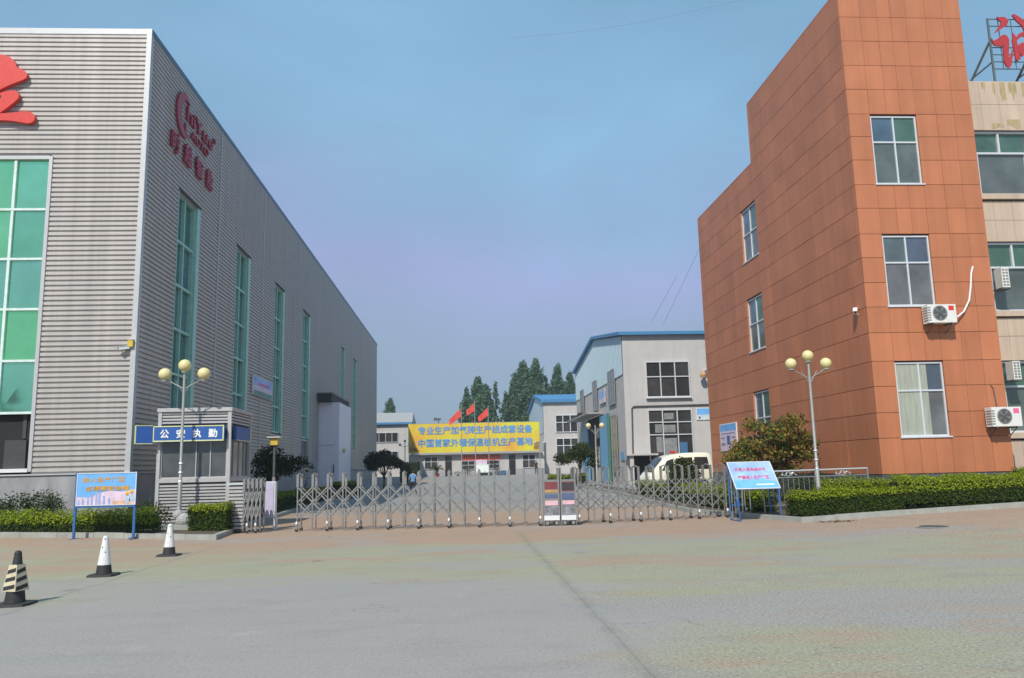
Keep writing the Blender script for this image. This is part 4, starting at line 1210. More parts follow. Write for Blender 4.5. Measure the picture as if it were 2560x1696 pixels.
# ------------------------------------------------------------------ traffic cones
def cone(loc, label, h=.70, striped=False):
    t = thing('traffic_cone', label, 'traffic cone', loc, 0, 'traffic cones along the left of the drive')
    x, y, z = loc
    b = MB()
    n = 8; vs = []
    for zz, rr in ((0, .235), (.035, .225), (.04, .15)):
        for k in range(n*4):
            a = 2*math.pi*k/(n*4); m_ = max(abs(math.cos(a)), abs(math.sin(a))); q = rr*(1/m_*.62+.38*1.1) if rr > .2 else rr
            vs.append((x+q*math.cos(a), y+q*math.sin(a), z+zz))
    N4 = n*4
    fs = [(i*N4+k, i*N4+(k+1) % N4, (i+1)*N4+(k+1) % N4, (i+1)*N4+k) for i in range(2) for k in range(N4)]+[tuple(range(N4))[::-1], tuple(range(2*N4, 3*N4))]
    b.add(vs, fs); b.build('base', m_coneblack, t)
    r = lambda q: .135-(.135-.042)*q
    zb = .041
    def seg(q0, q1, nm, mm, e=0, smooth=True):
        return MB().lathe((x, y, z+zb), [(r(q0)+e, q0*(h-zb)), (r(q1)+e, q1*(h-zb))], 28).build(nm, mm, t, False)
    if not striped:
        seg(0, .235, 'collar', m_coneblack); seg(.236, .97, 'body', m_conewhite)
        MB().lathe((x, y, z+h-.045), [(.043, 0), (.045, .02), (.03, .045), (.012, .05)], 20).build('tip', m_conewhite, t)
        b = MB()
        for a, q in ((4.9, .93), (4.4, .72), (5.2, .60)): b.sphere((x+math.cos(a)*r(q), y+math.sin(a)*r(q), z+q*h), .012, 8, 6)
        b.build('scuff', m_coneblack, t)
    else:
        seg(0, .25, 'collar', m_coneblack); seg(.251, .97, 'body', m_coneblack)
        MB().lathe((x, y, z+h-.06), [(.046, 0), (.05, .03), (.036, .062), (.012, .07)], 20).build('tip', m_coneblack, t)
        # square fabric sleeve with diagonal dark bands
        s = MB(); A = [Vector((math.cos(a), math.sin(a), 0)) for a in (R(-155), R(-65), R(25), R(115))]
        z0, z1, r0, r1 = z+.20, z+.56, .168, .098
        for i in range(4):
            p, q = A[i], A[(i+1) % 4]
            C0 = Vector((x, y, 0))
            s.quad(C0+p*r0+Z*z0, C0+q*r0+Z*z0, C0+q*r1+Z*z1, C0+p*r1+Z*z1)
        sl = s.build('sleeve', m_sleeve, t)
        s = MB()
        for i in range(4):
            p, q = A[i], A[(i+1) % 4]; C0 = Vector((x, y, 0))
            def pt(u, v):
                rr = r0+(r1-r0)*v; return C0+(p*(1-u)+q*u)*rr*1.02+Z*(z0+(z1-z0)*v)
            for v in (.02, .33, .64):
                s.quad(pt(.06, v), pt(.92, v+.10), pt(.92, v+.25), pt(.06, v+.15))
        s.build('stripe', m_coneblack, sl)
    return t
cone((-6.29, 12.25, 0), 'black cone in a tan sleeve with diagonal black bands, nearest the camera', .74, True)
cone((-6.42, 15.45, 0), 'white cone with black foot, between the striped cone and the farther white one')
cone((-6.45, 18.85, 0), 'white cone with black foot nearest the left hedge and kerb', .69)

# ------------------------------------------------------------------ hedges and shrubs
def hedge(label, pts, wd, h, z0=.11, dens=1500, size=.062, name='hedge', m=None, group=None):
    """clipped hedge along a ground line, wd to the left of it"""
    P = []; Nn = []
    core = MB()
    for (x0, y0), (x1, y1) in zip(pts[:-1], pts[1:]):
        d = np.array([x1-x0, y1-y0]); Ln = np.linalg.norm(d); d = d/Ln; n2 = np.array([-d[1], d[0]])
        dv, nv = Vector((d[0], d[1], 0)), Vector((n2[0], n2[1], 0))
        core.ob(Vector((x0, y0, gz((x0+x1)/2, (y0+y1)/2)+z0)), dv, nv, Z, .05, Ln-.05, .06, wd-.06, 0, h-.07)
        def put(n, fu, fv, fz, nr):
            u, v, q = fu(n), fv(n), fz(n)
            wob = .03*np.sin(u*3.1+x0)+.025*np.sin(u*7.7)+.02*np.sin(u*13)
            px = x0+d[0]*u+n2[0]*v; py = y0+d[1]*u+n2[1]*v
            g = np.array([gz(a, c) for a, c in zip(px[::16], py[::16])]); g = np.repeat(g, 16)[:n]
            p = np.stack([px, py, g+z0+q*(1+wob/h)], 1)+RNG.normal(scale=.022, size=(n, 3))
            P.append(p); Nn.append(np.tile(nr, (n, 1)))
        U_ = lambda n: RNG.uniform(0, Ln, n)
        put(int(dens*Ln*wd*1.2), U_, lambda n: RNG.uniform(0, wd, n), lambda n: h+RNG.normal(scale=.02, size=n)-.03*RNG.random(n), np.array([0, 0, 1.]))
        for v0, sg in ((0, -1), (wd, 1)):
            put(int(dens*Ln*h*(1 if sg < 0 else .5)), U_, lambda n: v0+RNG.normal(scale=.025, size=n)-sg*.03*RNG.random(n), lambda n: h*RNG.random(n)**.8, np.array([n2[0]*sg, n2[1]*sg, .2]))
        for u0, sg in ((0, -1), (Ln, 1)):
            put(int(dens*wd*h), lambda n: u0+RNG.normal(scale=.025, size=n), lambda n: RNG.uniform(0, wd, n), lambda n: h*RNG.random(n)**.8, np.array([d[0]*sg, d[1]*sg, .2]))
    P = np.concatenate(P); Nn = np.concatenate(Nn)
    cx, cy = pts[len(pts)//2] if len(pts) > 2 else ((pts[0][0]+pts[1][0])/2, (pts[0][1]+pts[1][1])/2)
    t = thing(name, label, 'hedge', (cx, cy, gz(cx, cy)+z0), 0, group)
    zr = np.array([q[2] for q in P])-np.array([gz(a, c) for a, c in P[:, :2]])-z0
    tip = zr > h-.10-.10*RNG.random(len(P))  # upper leaves take the brighter, sunlit-coloured material
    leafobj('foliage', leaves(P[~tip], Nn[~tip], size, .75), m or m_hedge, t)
    if tip.any(): leafobj('sunlit_growth', leaves(P[tip], Nn[tip]+np.array([0, 0, .8]), size, .7), m or m_hedgetop, t)
    core.build('inner_branches', m_hedgein, t)
    return t
hedge('clipped green hedge along the kerb behind the safety notice board', [(-19, 24.0), (-8.75, 24.0)], .75, .46, z0=.06)
hedge('small box-shaped hedge block between the lamp and the gate pier', [(-7.95, 24.75), (-6.85, 24.75)], .85, .74)
hedge('front clipped hedge along the right kerb below the orange tower', [(9.92, 23.55), (13.2, 23.75), (26, 24.1)], .75, .66)
hedge('rear lower hedge row between the front right hedge and the tower plinth', [(11.3, 24.95), (18.0, 25.1), (26, 25.3)], .5, .80)
hedge('long clipped hedge along the left side of the inner drive', [(-8.35, 30.2), (-8.75, 38), (-8.9, 52)][::-1], .8, .70, dens=900, size=.075)
hedge('far clipped hedge along the left of the drive near the walking man', [(-8.5, 53), (-7.7, 57.5)][::-1], .9, .95, dens=500, size=.10)
hedge('clipped hedge along the right of the inner drive before the van', [(8.75, 40), (9.2, 28.2), (9.6, 26.2)], .8, .62, dens=900, size=.075)
hedge('tall dark clipped hedge by the far end of the hall', [(-5.6, 78), (-3.9, 78)], 2.2, 1.85, z0=.2, dens=160, size=.16, m=m_bush)
hedge('low trimmed hedge below the round tree near the blue doors', [(6.6, 60), (9.4, 60)], .9, .66, z0=.2, dens=300, size=.12)

def bush(label, blobs, loc, m, size=.075, dens=1900, name='shrub', cat='shrub', stems=5, shell=.35):
    t = thing(name, label, cat, loc)
    leafobj('foliage', blob_leaves(blobs, dens, size, 1.3, shell), m, t)
    b = MB()
    base = Vector(loc)
    for k in range(stems):
        q = blobs[k % len(blobs)]
        b.tube([base+Vector((random.uniform(-.05, .05), random.uniform(-.05, .05), 0)), base+(Vector(q[:3])-base)*.55+Vector((random.uniform(-.1, .1), 0, 0)), Vector(q[:3])], [.022, .015, .006], 5)
    b.build('stem', m_bark, t)
    return t
bush('loose dark green shrub at the foot of the grey hall front', [(-13.6, 26.3, .85, .62, .5, .52), (-13.0, 26.5, .92, .6, .5, .5), (-14.1, 26.5, .75, .45, .4, .42), (-12.6, 26.4, .85, .4, .35, .45), (-14.6, 26.4, .6, .4, .4, .4)], (-13.3, 26.4, .2), m_bush)
bush('rounded dark shrub right of the safety notice board', [(-9.5, 25.6, .65, .4, .4, .42), (-9.05, 25.5, .55, .38, .35, .36), (-9.8, 25.8, .6, .35, .35, .35)], (-9.4, 25.6, .2), m_bush)
bush('low shrub peeking out under the safety notice board', [(-10.2, 25.2, .6, .5, .35, .26), (-11.0, 25.3, .55, .45, .35, .25)], (-10.5, 25.2, .2), m_bush)
bush('small round shrub at the foot of the guard booth', [(-8.3, 26.0, .75, .22, .2, .25)], (-8.3, 26.0, .2), m_darkleaf, .05, 1500)
bush('bright green undergrowth beneath the red-leaved tree', [(10.9, 26.6, 1.0, .75, .5, .6), (11.8, 26.8, .9, .7, .5, .5), (10.2, 26.8, .7, .5, .4, .45)], (11.1, 26.7, .2), m_midleaf, .08, 700)
bush('green shrub behind the tilted notice board', [(9.5, 27.4, 1.3, .45, .4, .75), (9.3, 27.2, .7, .4, .4, .5)], (9.45, 27.4, .2), m_midleaf, .08, 700)
bush('round flowering shrub in front of the cream van', [(9.5, 34, 1.25, .72, .5, .55), (9.45, 34, 1.62, .58, .45, .38), (9.65, 34.2, .8, .65, .5, .45), (9.1, 34, 1.0, .4, .4, .4)], (9.5, 34, .35), m_midleaf, .12, 2600)

def tree(name, label, loc, h, blobs, m, size, dens, trunk=.12, cat='tree', shell=.4, group=None, limbs=8):
    t = thing(name, label, cat, loc, 0, group)
    leafobj('crown', blob_leaves(blobs, dens, size, 1.3, shell), m, t)
    b = MB(); base = Vector(loc)
    cx = sum(q[0] for q in blobs)/len(blobs); cy = sum(q[1] for q in blobs)/len(blobs)
    top = Vector((cx, cy, base.z+h*.85))
    mid = base.lerp(top, .5)+Vector((random.uniform(-.03, .03)*h, 0, 0))
    b.tube([base-Z*.1, base+(mid-base)*.4, mid, top], [trunk, trunk*.8, trunk*.55, trunk*.12], 8)
    for k in range(limbs):
        q = blobs[k % len(blobs)]
        a = base.lerp(mid, .45+.5*random.random())
        b.tube([a, a.lerp(Vector(q[:3]), .5)+Z*.05*h*random.random(), Vector(q[:3])], [trunk*.4, trunk*.25, trunk*.08], 5)
    b.build('trunk', m_bark, t)
    return t
def cluster(cx, cy, cz, rx, ry, rz, n, r0, r1):
    out = []
    for _ in range(n):
        d = RNG.normal(size=3); d /= np.linalg.norm(d); q = RNG.random()**.45
        s = random.uniform(r0, r1)
        out.append((cx+d[0]*rx*q, cy+d[1]*ry*q, cz+d[2]*rz*q, s*1.15, s*1.15, s*.8))
    return out
tree('maple_tree', 'red and olive leaved small tree against the orange tower side', (11.6, 30, .15), 3.6,
     cluster(11.9, 30, 2.45, 1.5, 1.1, 1.05, 46, .24, .48)+cluster(10.5, 29.8, 2.0, .8, .7, .5, 12, .2, .36)+cluster(12.9, 30, 2.2, .6, .6, .8, 10, .22, .38), m_redleaf, .14, 560, .07, shell=.2, limbs=16)
tree('garden_tree', 'dark leafy tree behind the motor housing left of the drive', (-8.5, 38, .1), 3.2,
     cluster(-8.6, 38, 2.2, 1.0, .9, .75, 24, .25, .5)+cluster(-7.5, 38, 2.0, .5, .5, .45, 8, .2, .35), m_darkleaf, .13, 520, .08, limbs=10)
tree('garden_tree', 'wide dark tree at the far end of the hall left of the drive', (-6.6, 72, .2), 3.5,
     cluster(-6.9, 72, 2.6, 1.5, 1.0, .7, 30, .35, .65)+cluster(-5.3, 72, 2.3, .8, .6, .4, 12, .3, .5), m_darkleaf, .2, 240, .1, limbs=12)
tree('pine_tree', 'round-headed green tree before the blue factory doors', (9.0, 60, .3), 3.4,
     cluster(9.1, 60, 2.75, 1.0, .9, .5, 20, .32, .55)+cluster(7.7, 60, 2.35, .7, .6, .35, 12, .28, .45)+cluster(9.9, 60, 2.2, .4, .5, .5, 8, .25, .4), m_midleaf, .17, 360, .10, limbs=10)
bush('sparse bare-looking sapling before the lilac goods door', [(-8.1, 44, 1.4, .5, .4, .4), (-8.3, 44, .9, .4, .4, .4)], (-8.2, 44, .2), m_darkleaf, .08, 90, 'sapling', 'sapling', 6)
for (x, y, s_) in ((2.6, 101.5, .7), (5.0, 101.5, 1.0), (3.3, 101.8, .55)):
    pass
bush('grey-green shrub left of the white display board by the office', [(1.0, 102.5, 1.6, .75, .5, .55), (1.0, 102.5, 2.1, .5, .4, .4)], (1.0, 102.5, .9), m_greyleaf, .16, 160)
bush('taller grey-green shrub right of the white display board by the office', [(4.4, 102.5, 2.0, .7, .5, .7), (4.3, 102.5, 2.7, .5, .4, .5), (4.6, 102.5, 1.3, .5, .4, .4)], (4.4, 102.5, .9), m_greyleaf, .16, 160)
bush('low grey shrub by the first office door', [(-.2, 102.5, 1.2, .45, .4, .3)], (-.2, 102.5, .9), m_greyleaf, .14, 200)

def poplar(x, y, top, wd, label, lean=0):
    t = thing('poplar_tree', label, 'tree', (x, y, gz(x, y)), 0, 'poplar row beyond the office roof')
    z0 = gz(x, y); h = top-z0
    blobs = []
    n = int(30+wd*12)
    for k in range(n):
        q = k/(n-1)
        zz = z0+h*(.20+.78*q)
        prof = (min(1, .55+q*1.4) if q < .5 else max(.12, 1.08-((q-.5)/.5)**2.3))*wd*.70
        for _ in range(1 if wd < 2 else 3):
            a = random.uniform(0, 2*math.pi); rr = prof*random.uniform(.1, 1.0)
            s = max(.34, wd*.19*random.uniform(.65, 1.15))
            blobs.append((x+math.cos(a)*rr, y+math.sin(a)*rr, zz+random.uniform(-.3, .3), s, s, s*2.0))
    leafobj('crown', blob_leaves(blobs, 30, .46, 1.4, .12), m_poplar, t)
    b = MB(); b.tube([(x, y, z0), (x, y, z0+h*.5), (x, y, z0+h*.92)], [.22, .14, .03], 7)
    for k in range(7):
        q = random.choice(blobs); b.tube([(x, y, max(z0+2, q[2]-h*.14)), q[:3]], [.06, .02], 5)
    b.build('trunk', m_bark, t)
for x, top, wd, lb in ((1.5, 16.3, 2.1, 'leftmost poplar behind the billboard, beside the taller double-topped one'), (3.7, 18.5, 3.0, 'tall poplar straight above the three flags'), (5.2, 17.0, 2.0, 'poplar leaning on the right flank of the tree above the flags'),
                       (7.0, 17.5, 1.9, 'slender poplar standing alone between the two biggest crowns'), (8.7, 15.4, 1.4, 'short thin poplar left of the biggest crown'), (12.2, 20.6, 3.9, 'biggest poplar crown, rising left of the far workshop roof'), (14.4, 21.1, 3.3, 'right half of the biggest poplar pair, reddish at its tip'),
                       (16.3, 18.6, 1.7, 'thin poplar just right of the biggest pair'), (18.5, 20.1, 2.8, 'pointed poplar above the middle of the far workshop roof'), (21.2, 19.5, 2.4, 'pointed poplar closest to the blue gabled workshop'), (23.4, 18.0, 2.4, 'poplar mostly hidden behind the blue gabled workshop'), (10.3, 17.4, 3.0, 'low poplar filling the gap left of the biggest crown'), (19.9, 17.2, 2.4, 'low poplar between the two pointed ones'), (13.2, 18.2, 4.6, 'broad lower crown in front of the biggest poplar pair'), (4.3, 14.8, 4.2, 'broad low crown behind the right-hand flag'), (16.9, 16.0, 3.4, 'bushy low crown behind the far workshop ridge')):
    poplar(x, 150+random.uniform(-2, 2), top, wd, lb)
poplar(-12.6, 150, 14.4, 2.6, 'single far tree showing above the grey roof at left')
# conifer behind the camera's road side, seen only as a reflection in the green glazing
t = thing('fir_tree', 'dark fir mirrored in the lowest green glass panes', 'tree', (-37, -8, 0))
bl = []
for k in range(26):
    q = k/25; rr = 5.6*(1-q)+.2
    for j in range(9):
        a = random.uniform(0, 6.28); bl.append((-37+math.cos(a)*rr*.72, -8+math.sin(a)*rr*.72, 1.2+10.3*q, .55*(1-q)+.22, .55*(1-q)+.22, .22))
leafobj('crown', blob_leaves(bl, 60, .22, 1.2, .2), m_conifer, t)
MB().tube([(-37, -8, 0), (-37, -8, 11.5)], [.2, .03], 8).build('trunk', m_bark, t)

# ------------------------------------------------------------------ railing, rock
rl = thing('railing', 'low stainless railing with scroll ornaments before the orange tower plinth', 'railing', (11.5, 25.9, .1))
y = 25.75
b = MB(); b.tube([(9.75, y, 1.43), (13.25, y, 1.47)], .028, 8); b.build('top_rail', m_stainbright, rl)
b = MB(); b.tube([(9.75, y, 1.22), (13.25, y, 1.26)], .02, 8); b.tube([(9.75, y, .35), (13.25, y, .38)], .02, 8); b.build('rail', m_stain, rl)
b = MB()
for k in range(20):
    xx = 9.9+k*.172; b.tube([(xx, y, .36), (xx, y, 1.24)], .011, 6)
b.build('baluster', m_stain, rl)
b = MB()
for xx in (9.75, 11.5, 13.25): b.tube([(xx, y, .1), (xx, y, 1.46)], .03, 8)
b.build('post', m_stain, rl)
b = MB()
for xx in (10.6, 12.4):
    for s_ in (-1, 1):
        b.tube([(xx+s_*(.04+.22*q)+.03*math.sin(q*9), y, 1.34+.06*math.sin(q*12.5)*(1-.3*q)) for q in np.linspace(0, 1, 14)], .012, 6)
    b.tube([(xx+.08*math.cos(a), y, 1.34+.07*math.sin(a)) for a in np.linspace(0, 6.28, 12)], .011, 6)
b.build('ornament', m_stainbright, rl)
b = MB()
b.sphere((-8.42, 25.75, .42), .24, 14, 9, (1, 1, .85)); b.sphere((-8.58, 25.7, .58), .15, 12, 8); b.sphere((-8.2, 25.8, .34), .17, 12, 8)
o = b.build('rock', m_stone); tag(o, 'pale lumpy garden rock at the foot of the left lamp', 'rock')
b = MB(); b.box(-9.1, -8.05, 25.2, 26.15, .1, .28); o = b.build('lamp_footing', m_kerb); tag(o, 'low concrete footing block under the left lamp', 'footing')

# ------------------------------------------------------------------ white workshop with blue gable (right middle)
ws = thing('workshop', 'white workshop with blue roof edge and pale blue gable behind the van', 'building', (12, 57.6, .3))
WX, WY, WE = 12.0, 57.6, 81.4
EV, RG = 11.15, 12.75
b = MB()
b.add([(WX, WY, 0), (WX, WE, 0), (WX, WE, EV), (WX, (WY+WE)/2, RG), (WX, WY, EV), (40, WY, 0), (40, WE, 0), (40, WE, EV), (40, (WY+WE)/2, RG), (40, WY, EV)],
      [(0, 4, 3, 2, 1), (0, 5, 9, 4), (5, 6, 7, 8, 9), (1, 2, 7, 6)])
b.build('wall', m_whitewall, ws)
b = MB(); ym = (WY+WE)/2
b.add([(WX-.05, WY+.01, 8.3), (WX-.05, WE, 8.3), (WX-.05, WE, EV-.1), (WX-.05, ym, RG-.1), (WX-.05, WY+.01, EV-.1)], [(0, 4, 3, 2, 1)])
for k in range(46):
    y0 = WY+.3+k*.51
    tp = EV+(RG-EV)*(1-abs(y0-ym)/(ym-WY))-.15
    b.box(WX-.075, WX-.051, y0, y0+.10, 8.3, tp)
b.build('gable_cladding', m_paleblue, ws)
b = MB()
for ya, za, yb, zb_ in ((WY-.35, EV-.02, ym, RG), (WE+.35, EV-.02, ym, RG)):
    vs = [(WX-.3, ya, za), (40, ya, za), (40, yb, zb_), (WX-.3, yb, zb_)]
    b.add(vs+[(p[0], p[1], p[2]+.24) for p in vs], [(0, 1, 2, 3), (4, 5, 6, 7), (0, 1, 5, 4), (3, 0, 4, 7), (2, 3, 7, 6), (1, 2, 6, 5)])
b.build('roof', m_blueroof, ws)
window(ws, Vector((13.62, WY, 6.55)), X, -Y, 3.25, 2.62, [1.08, 2.16], [1.5], m_darkglass, m_alu, .07, .10, .07, 'window', .13, .08)
window(ws, Vector((13.62, WY, 2.0)), X, -Y, 3.25, 3.66, [1.08, 2.16], [(1.85, .05, 3.2), (2.75, .05, 3.2)], m_darkglass, m_alu, .07, .10, .07, 'window', .13)
b = MB(); O = Vector((13.62, WY, 2.0))
for a in ((.55, 1.0, .6, 1.7), (1.15, 2.05, .3, 1.6), (.5, 1.0, 2.0, 2.6), (1.15, 2.0, 2.0, 2.55), (1.2, 1.9, 2.95, 3.4)): b.ob(O, X, Z, -Y, *a, .056, .066)
b.build('stored_goods', mat('stored_pale', (.22, .22, .22), .8, 0, .3, 3), ws)
b = MB(); b.ob(O, X, Z, -Y, 2.25, 2.8, .2, 1.3, .056, .068); b.build('blue_crate', m_bin, ws)
b = MB()
b.tube([(12.42, WY-.07, 2.5), (12.5, WY-.07, 5.8), (12.62, WY-.07, 5.92), (20, WY-.07, 5.98)], .055, 6)
b.build('conduit', m_cable, ws)
b = MB(); b.box(11.75, 14.0, WY-1.1, WY-.01, 2.40, 2.52); b.build('entrance_canopy', m_whitewall, ws)
b = MB(); b.box(12.3, 13.7, WY-.03, WY+.05, .2, 2.36); b.build('entrance', m_dark, ws)
b = MB(); b.box(12.0, 12.28, WY-.9, WY-.8, .2, 2.38); b.build('canopy_wall', m_whitewall, ws)
for (y1, y0, z0, z1) in ((63.4, 60.5, 6.4, 9.1), (70.8, 68.5, 6.5, 9.1), (78.2, 75.8, 6.6, 9.0)):
    window(ws, Vector((WX-.08, y1, z0)), -Y, -X, y1-y0, z1-z0, [(y1-y0)*.35, (y1-y0)*.68], [(z1-z0)*.5], mat('side_pane', (.14, .14, .14), .2, .2, .3), m_greyroof, .10, .03, .08, 'side_window', .05)
window(ws, Vector((WX-.08, 62.6, 1.2)), -Y, -X, 2.2, 4.4, [1.1], [1.3, 2.9], mat('side_pane', (.17, .18, .16), .2, .2, .3), m_greyroof, .10, .03, .08, 'side_window', .05)
b = MB(); b.box(WX-.06, WX+.02, 66.5, 74.0, .3, 5.95); b.build('gateway', m_dark, ws)
b = MB(); b.box(WX-.24, WX-.10, 63.5, 67.2, .35, 5.8); b.box(WX-.24, WX-.10, 73.6, 77.0, .35, 5.85)
bd = b.build('sliding_door', m_bluedoor, ws)
b = MB(); b.box(WX-.27, WX-.09, 63.3, 63.5, .35, 5.85); b.build('door_edge', mat('door_edge_green', (.05, .17, .13), .6), bd)
b = MB(); b.box(WX-1.4, WX-.06, 66.2, 78.8, 6.0, 6.12); b.build('door_canopy', m_greyroof, ws)
b = MB(); b.box(WX-.07, WX-.055, 68.5, 70.0, .4, 5.0); b.build('pale_column', m_whitewall, ws)
b = MB(); b.box(WX-.09, WX-.075, 68.3, 69.9, 3.4, 4.1); b.build('notice', m_dark, ws)
b = MB(); b.sphere((WX-.35, 77.0, 6.5), .35, 12, 8); b.build('siren', m_dark, ws)
b = MB(); b.box(WX-.06, WX-.02, 58.2, 59.6, 2.1, 2.7); b.build('wall_plate', m_bluedoor, ws)
poster('wall_poster', 'pale blue poster between two upper windows of the workshop gable', Vector((WX-.085, 67.5, 6.85)), -Y, Z, -X, 2.8, 1.1, [(.03, .97, .35, .97, m_skyblue2), (.03, .97, .03, .35, m_palepink)])
poster('wall_poster', 'blue sky poster on the white workshop front beside the orange tower', Vector((17.22, WY-.02, 4.85)), X, Z, -Y, 1.7, .85, [(.02, .98, .45, .98, m_skyblue), (.02, .98, .02, .45, mat('poster_pale', (.55, .62, .62), .5, 0, .2, 3)), (.1, .16, .1, .3, m_dark)])
t = thing('floodlight', 'small floodlight on the white workshop wall near the orange tower', 'floodlight', (17.75, WY, 8.2))
MB().tube([(18.1, WY, 8.5), (18.0, WY-.4, 8.5), (17.75, WY-.5, 8.4)], .05, 6).build('arm', m_alu, t)
MB().lathe((17.75, WY-.5, 7.9), [(.2, 0), (.24, .2), (.12, .45), (.05, .5)], 14).build('lamp_head', m_ochre, t)

# second white workshop further back
w2 = thing('workshop', 'farther white workshop with thin blue roof edge, behind the round-headed tree', 'building', (11.15, 106, .8))
BX, BY0, BY1 = 11.15, 106, 127
b = MB(); bm_ = (BY0+BY1)/2
b.add([(BX, BY0, 0), (BX, BY1, 0), (BX, BY1, 10.0), (BX, bm_, 11.7), (BX, BY0, 10.2), (40, BY0, 0), (40, BY1, 0), (40, BY1, 10.0), (40, bm_, 11.7), (40, BY0, 10.2)], [(0, 4, 3, 2, 1), (0, 5, 9, 4), (5, 6, 7, 8, 9), (1, 2, 7, 6)])
b.build('wall', m_whitewall, w2)
b = MB(); b.add([(BX-.05, BY0, 6.2), (BX-.05, BY1, 6.2), (BX-.05, BY1, 9.9), (BX-.05, bm_, 11.6), (BX-.05, BY0, 10.1)], [(0, 4, 3, 2, 1)]); b.build('gable_cladding', m_paleblue, w2)
b = MB()
for ya, za, yb, zb_ in ((BY0-.4, 10.15, bm_, 11.75), (BY1+.4, 10.0, bm_, 11.75)):
    vs = [(BX-.3, ya, za), (40, ya, za), (40, yb, zb_), (BX-.3, yb, zb_)]
    b.add(vs+[(p[0], p[1], p[2]+.4) for p in vs], [(0, 1, 2, 3), (4, 5, 6, 7), (0, 1, 5, 4), (3, 0, 4, 7), (2, 3, 7, 6), (1, 2, 6, 5)])
b.build('roof', m_blueroof, w2)
for z0, z1 in ((6.2, 8.5), (3.2, 5.45)):
    window(w2, Vector((12.72, BY0, z0)), X, -Y, 2.95, z1-z0, [.98, 1.96], [(z1-z0)*.57], m_darkglass, m_alu, .09, .12, .10, 'window', .13)

# left far white building
lb = thing('annex_building', 'white annex with grey roof and blue eave behind the hall end', 'building', (-10, 120, .8))
b = MB(); b.box(-30, -7.1, 120, 132, 0, 8.5); b.build('wall', m_whitewall, lb)
b = MB(); b.add([(-30, 119.6, 8.75), (-6.8, 119.6, 8.75), (-7.0, 126, 10.6), (-30, 126, 10.6), (-6.8, 132.4, 8.75), (-30, 132.4, 8.75)], [(0, 1, 2, 3), (3, 2, 4, 5), (1, 4, 2)]); b.build('roof', m_greyroof, lb)
b = MB(); b.box(-30, -6.8, 119.55, 119.75, 8.45, 8.75); b.build('eave', m_blueroof, lb)
for z0, z1 in ((5.85, 7.3), (3.1, 4.55)):
    window(lb, Vector((-12.6, 120, z0)), X, -Y, 3.7, z1-z0, [.9, 1.85, 2.8], [], m_darkglass, m_alu, .07, .1, .06, 'window', .13)

# ------------------------------------------------------------------ office with billboard
OY = 104.0
of = thing('office_building', 'single-storey white office under the yellow billboard', 'building', (2, OY, .87))
b = MB(); b.box(-6.4, 10.9, OY, OY+8, .3, 3.72); b.build('wall', m_whitewall, of)
b = MB(); b.box(-5.1, 10.6, OY-.7, OY-.01, 3.60, 3.80); b.build('eave', m_greyroof, of)
b = MB(); b.box(-6.4, -1.8, OY-.04, OY-.003, .5, 1.55); b.box(-.9, 6.3, OY-.04, OY-.003, .5, 1.45); b.box(7.25, 10.9, OY-.04, OY-.003, .5, 1.62); b.build('dado', mat('dado_grey', (.33, .33, .34), .85), of)
for x0, x1, z0, z1, hs in ((-4.4, -2.7, 1.78, 3.38, [.95]), (.32, 2.0, 1.66, 2.78, [.55]), (3.5, 5.15, 1.72, 2.78, [.55]), (8.05, 9.75, 1.70, 3.38, [1.0])):
    window(of, Vector((x0, OY, z0)), X, -Y, x1-x0, z1-z0, [(x1-x0)*.5], hs, m_darkglass, m_alu, .06, .08, .06, 'window', .13)
for x0 in (-1.78, 6.36):
    b = MB(); b.box(x0, x0+.82, OY-.06, OY-.001, .82, 2.62); dr = b.build('door', m_dark, of)
    b = MB(); b.box(x0, x0+.82, OY-.07, OY-.002, 2.66, 3.40); b.build('fanlight', m_darkglass, dr)
bb = thing('billboard', 'wide yellow billboard with two rows of blue characters on the office roof', 'billboard', (2, OY-.2, 3.85))
b = MB(); b.box(-6.40, 10.32, OY-.55, OY-.40, 3.86, 7.52); b.build('panel', m_bbyellow, bb)
b = MB(); b.box(-6.44, 10.36, OY-.56, OY-.38, 7.521, 7.58); b.box(-6.44, 10.36, OY-.56, OY-.38, 3.80, 3.859); b.build('frame', m_greyroof, bb)
b = MB()
for x0 in (-6, -2, 2, 6, 10): b.tube([(x0, OY-.35, 3.8), (x0, OY-.35, 7.4)], .05, 6); b.tube([(x0, OY+1.8, 3.72), (x0, OY-.35, 6.9)], .05, 6)
b.build('strut', m_polbrown, bb)
for txt, zc, nm in (('专业生产加气砖生产线成套设备', 6.66, 'lettering'), ('中国首家外墙保温板机生产基地', 5.08, 'lettering')):
    b = MB(); b.text(txt, Vector((2.12, OY-.552, zc)), X, Z, -Y, 14.6, 1.06, .03, .018); b.build(nm, m_bbblue, bb)
b = MB()
for pts in ([(-6.3, 4.0), (-4.9, 4.0), (-5.3, 4.5), (-5.7, 4.6), (-5.9, 5.3), (-6.05, 4.7), (-6.3, 4.6)],): b.prism(pts, Vector((0, OY-.551, 0)), X, Z, -Y, 0, .004)
b.prism([(9.5, 4.0), (10.25, 4.0), (10.25, 4.9), (9.9, 5.0), (9.6, 4.6)], Vector((0, OY-.551, 0)), X, Z, -Y, 0, .004)
b.build('printed_machines', mat('print_olive', (.28, .18, .04), .6, 0, .5, 3), bb)
bn = thing('banner', 'long red cloth banner with small gold characters over the office windows', 'banner', (2.7, OY-.05, 2.8))
b = MB(); b.box(.25, 5.2, OY-.10, OY-.08, 2.82, 3.42); b.build('cloth', m_flag, bn)
b = MB()
x = .5
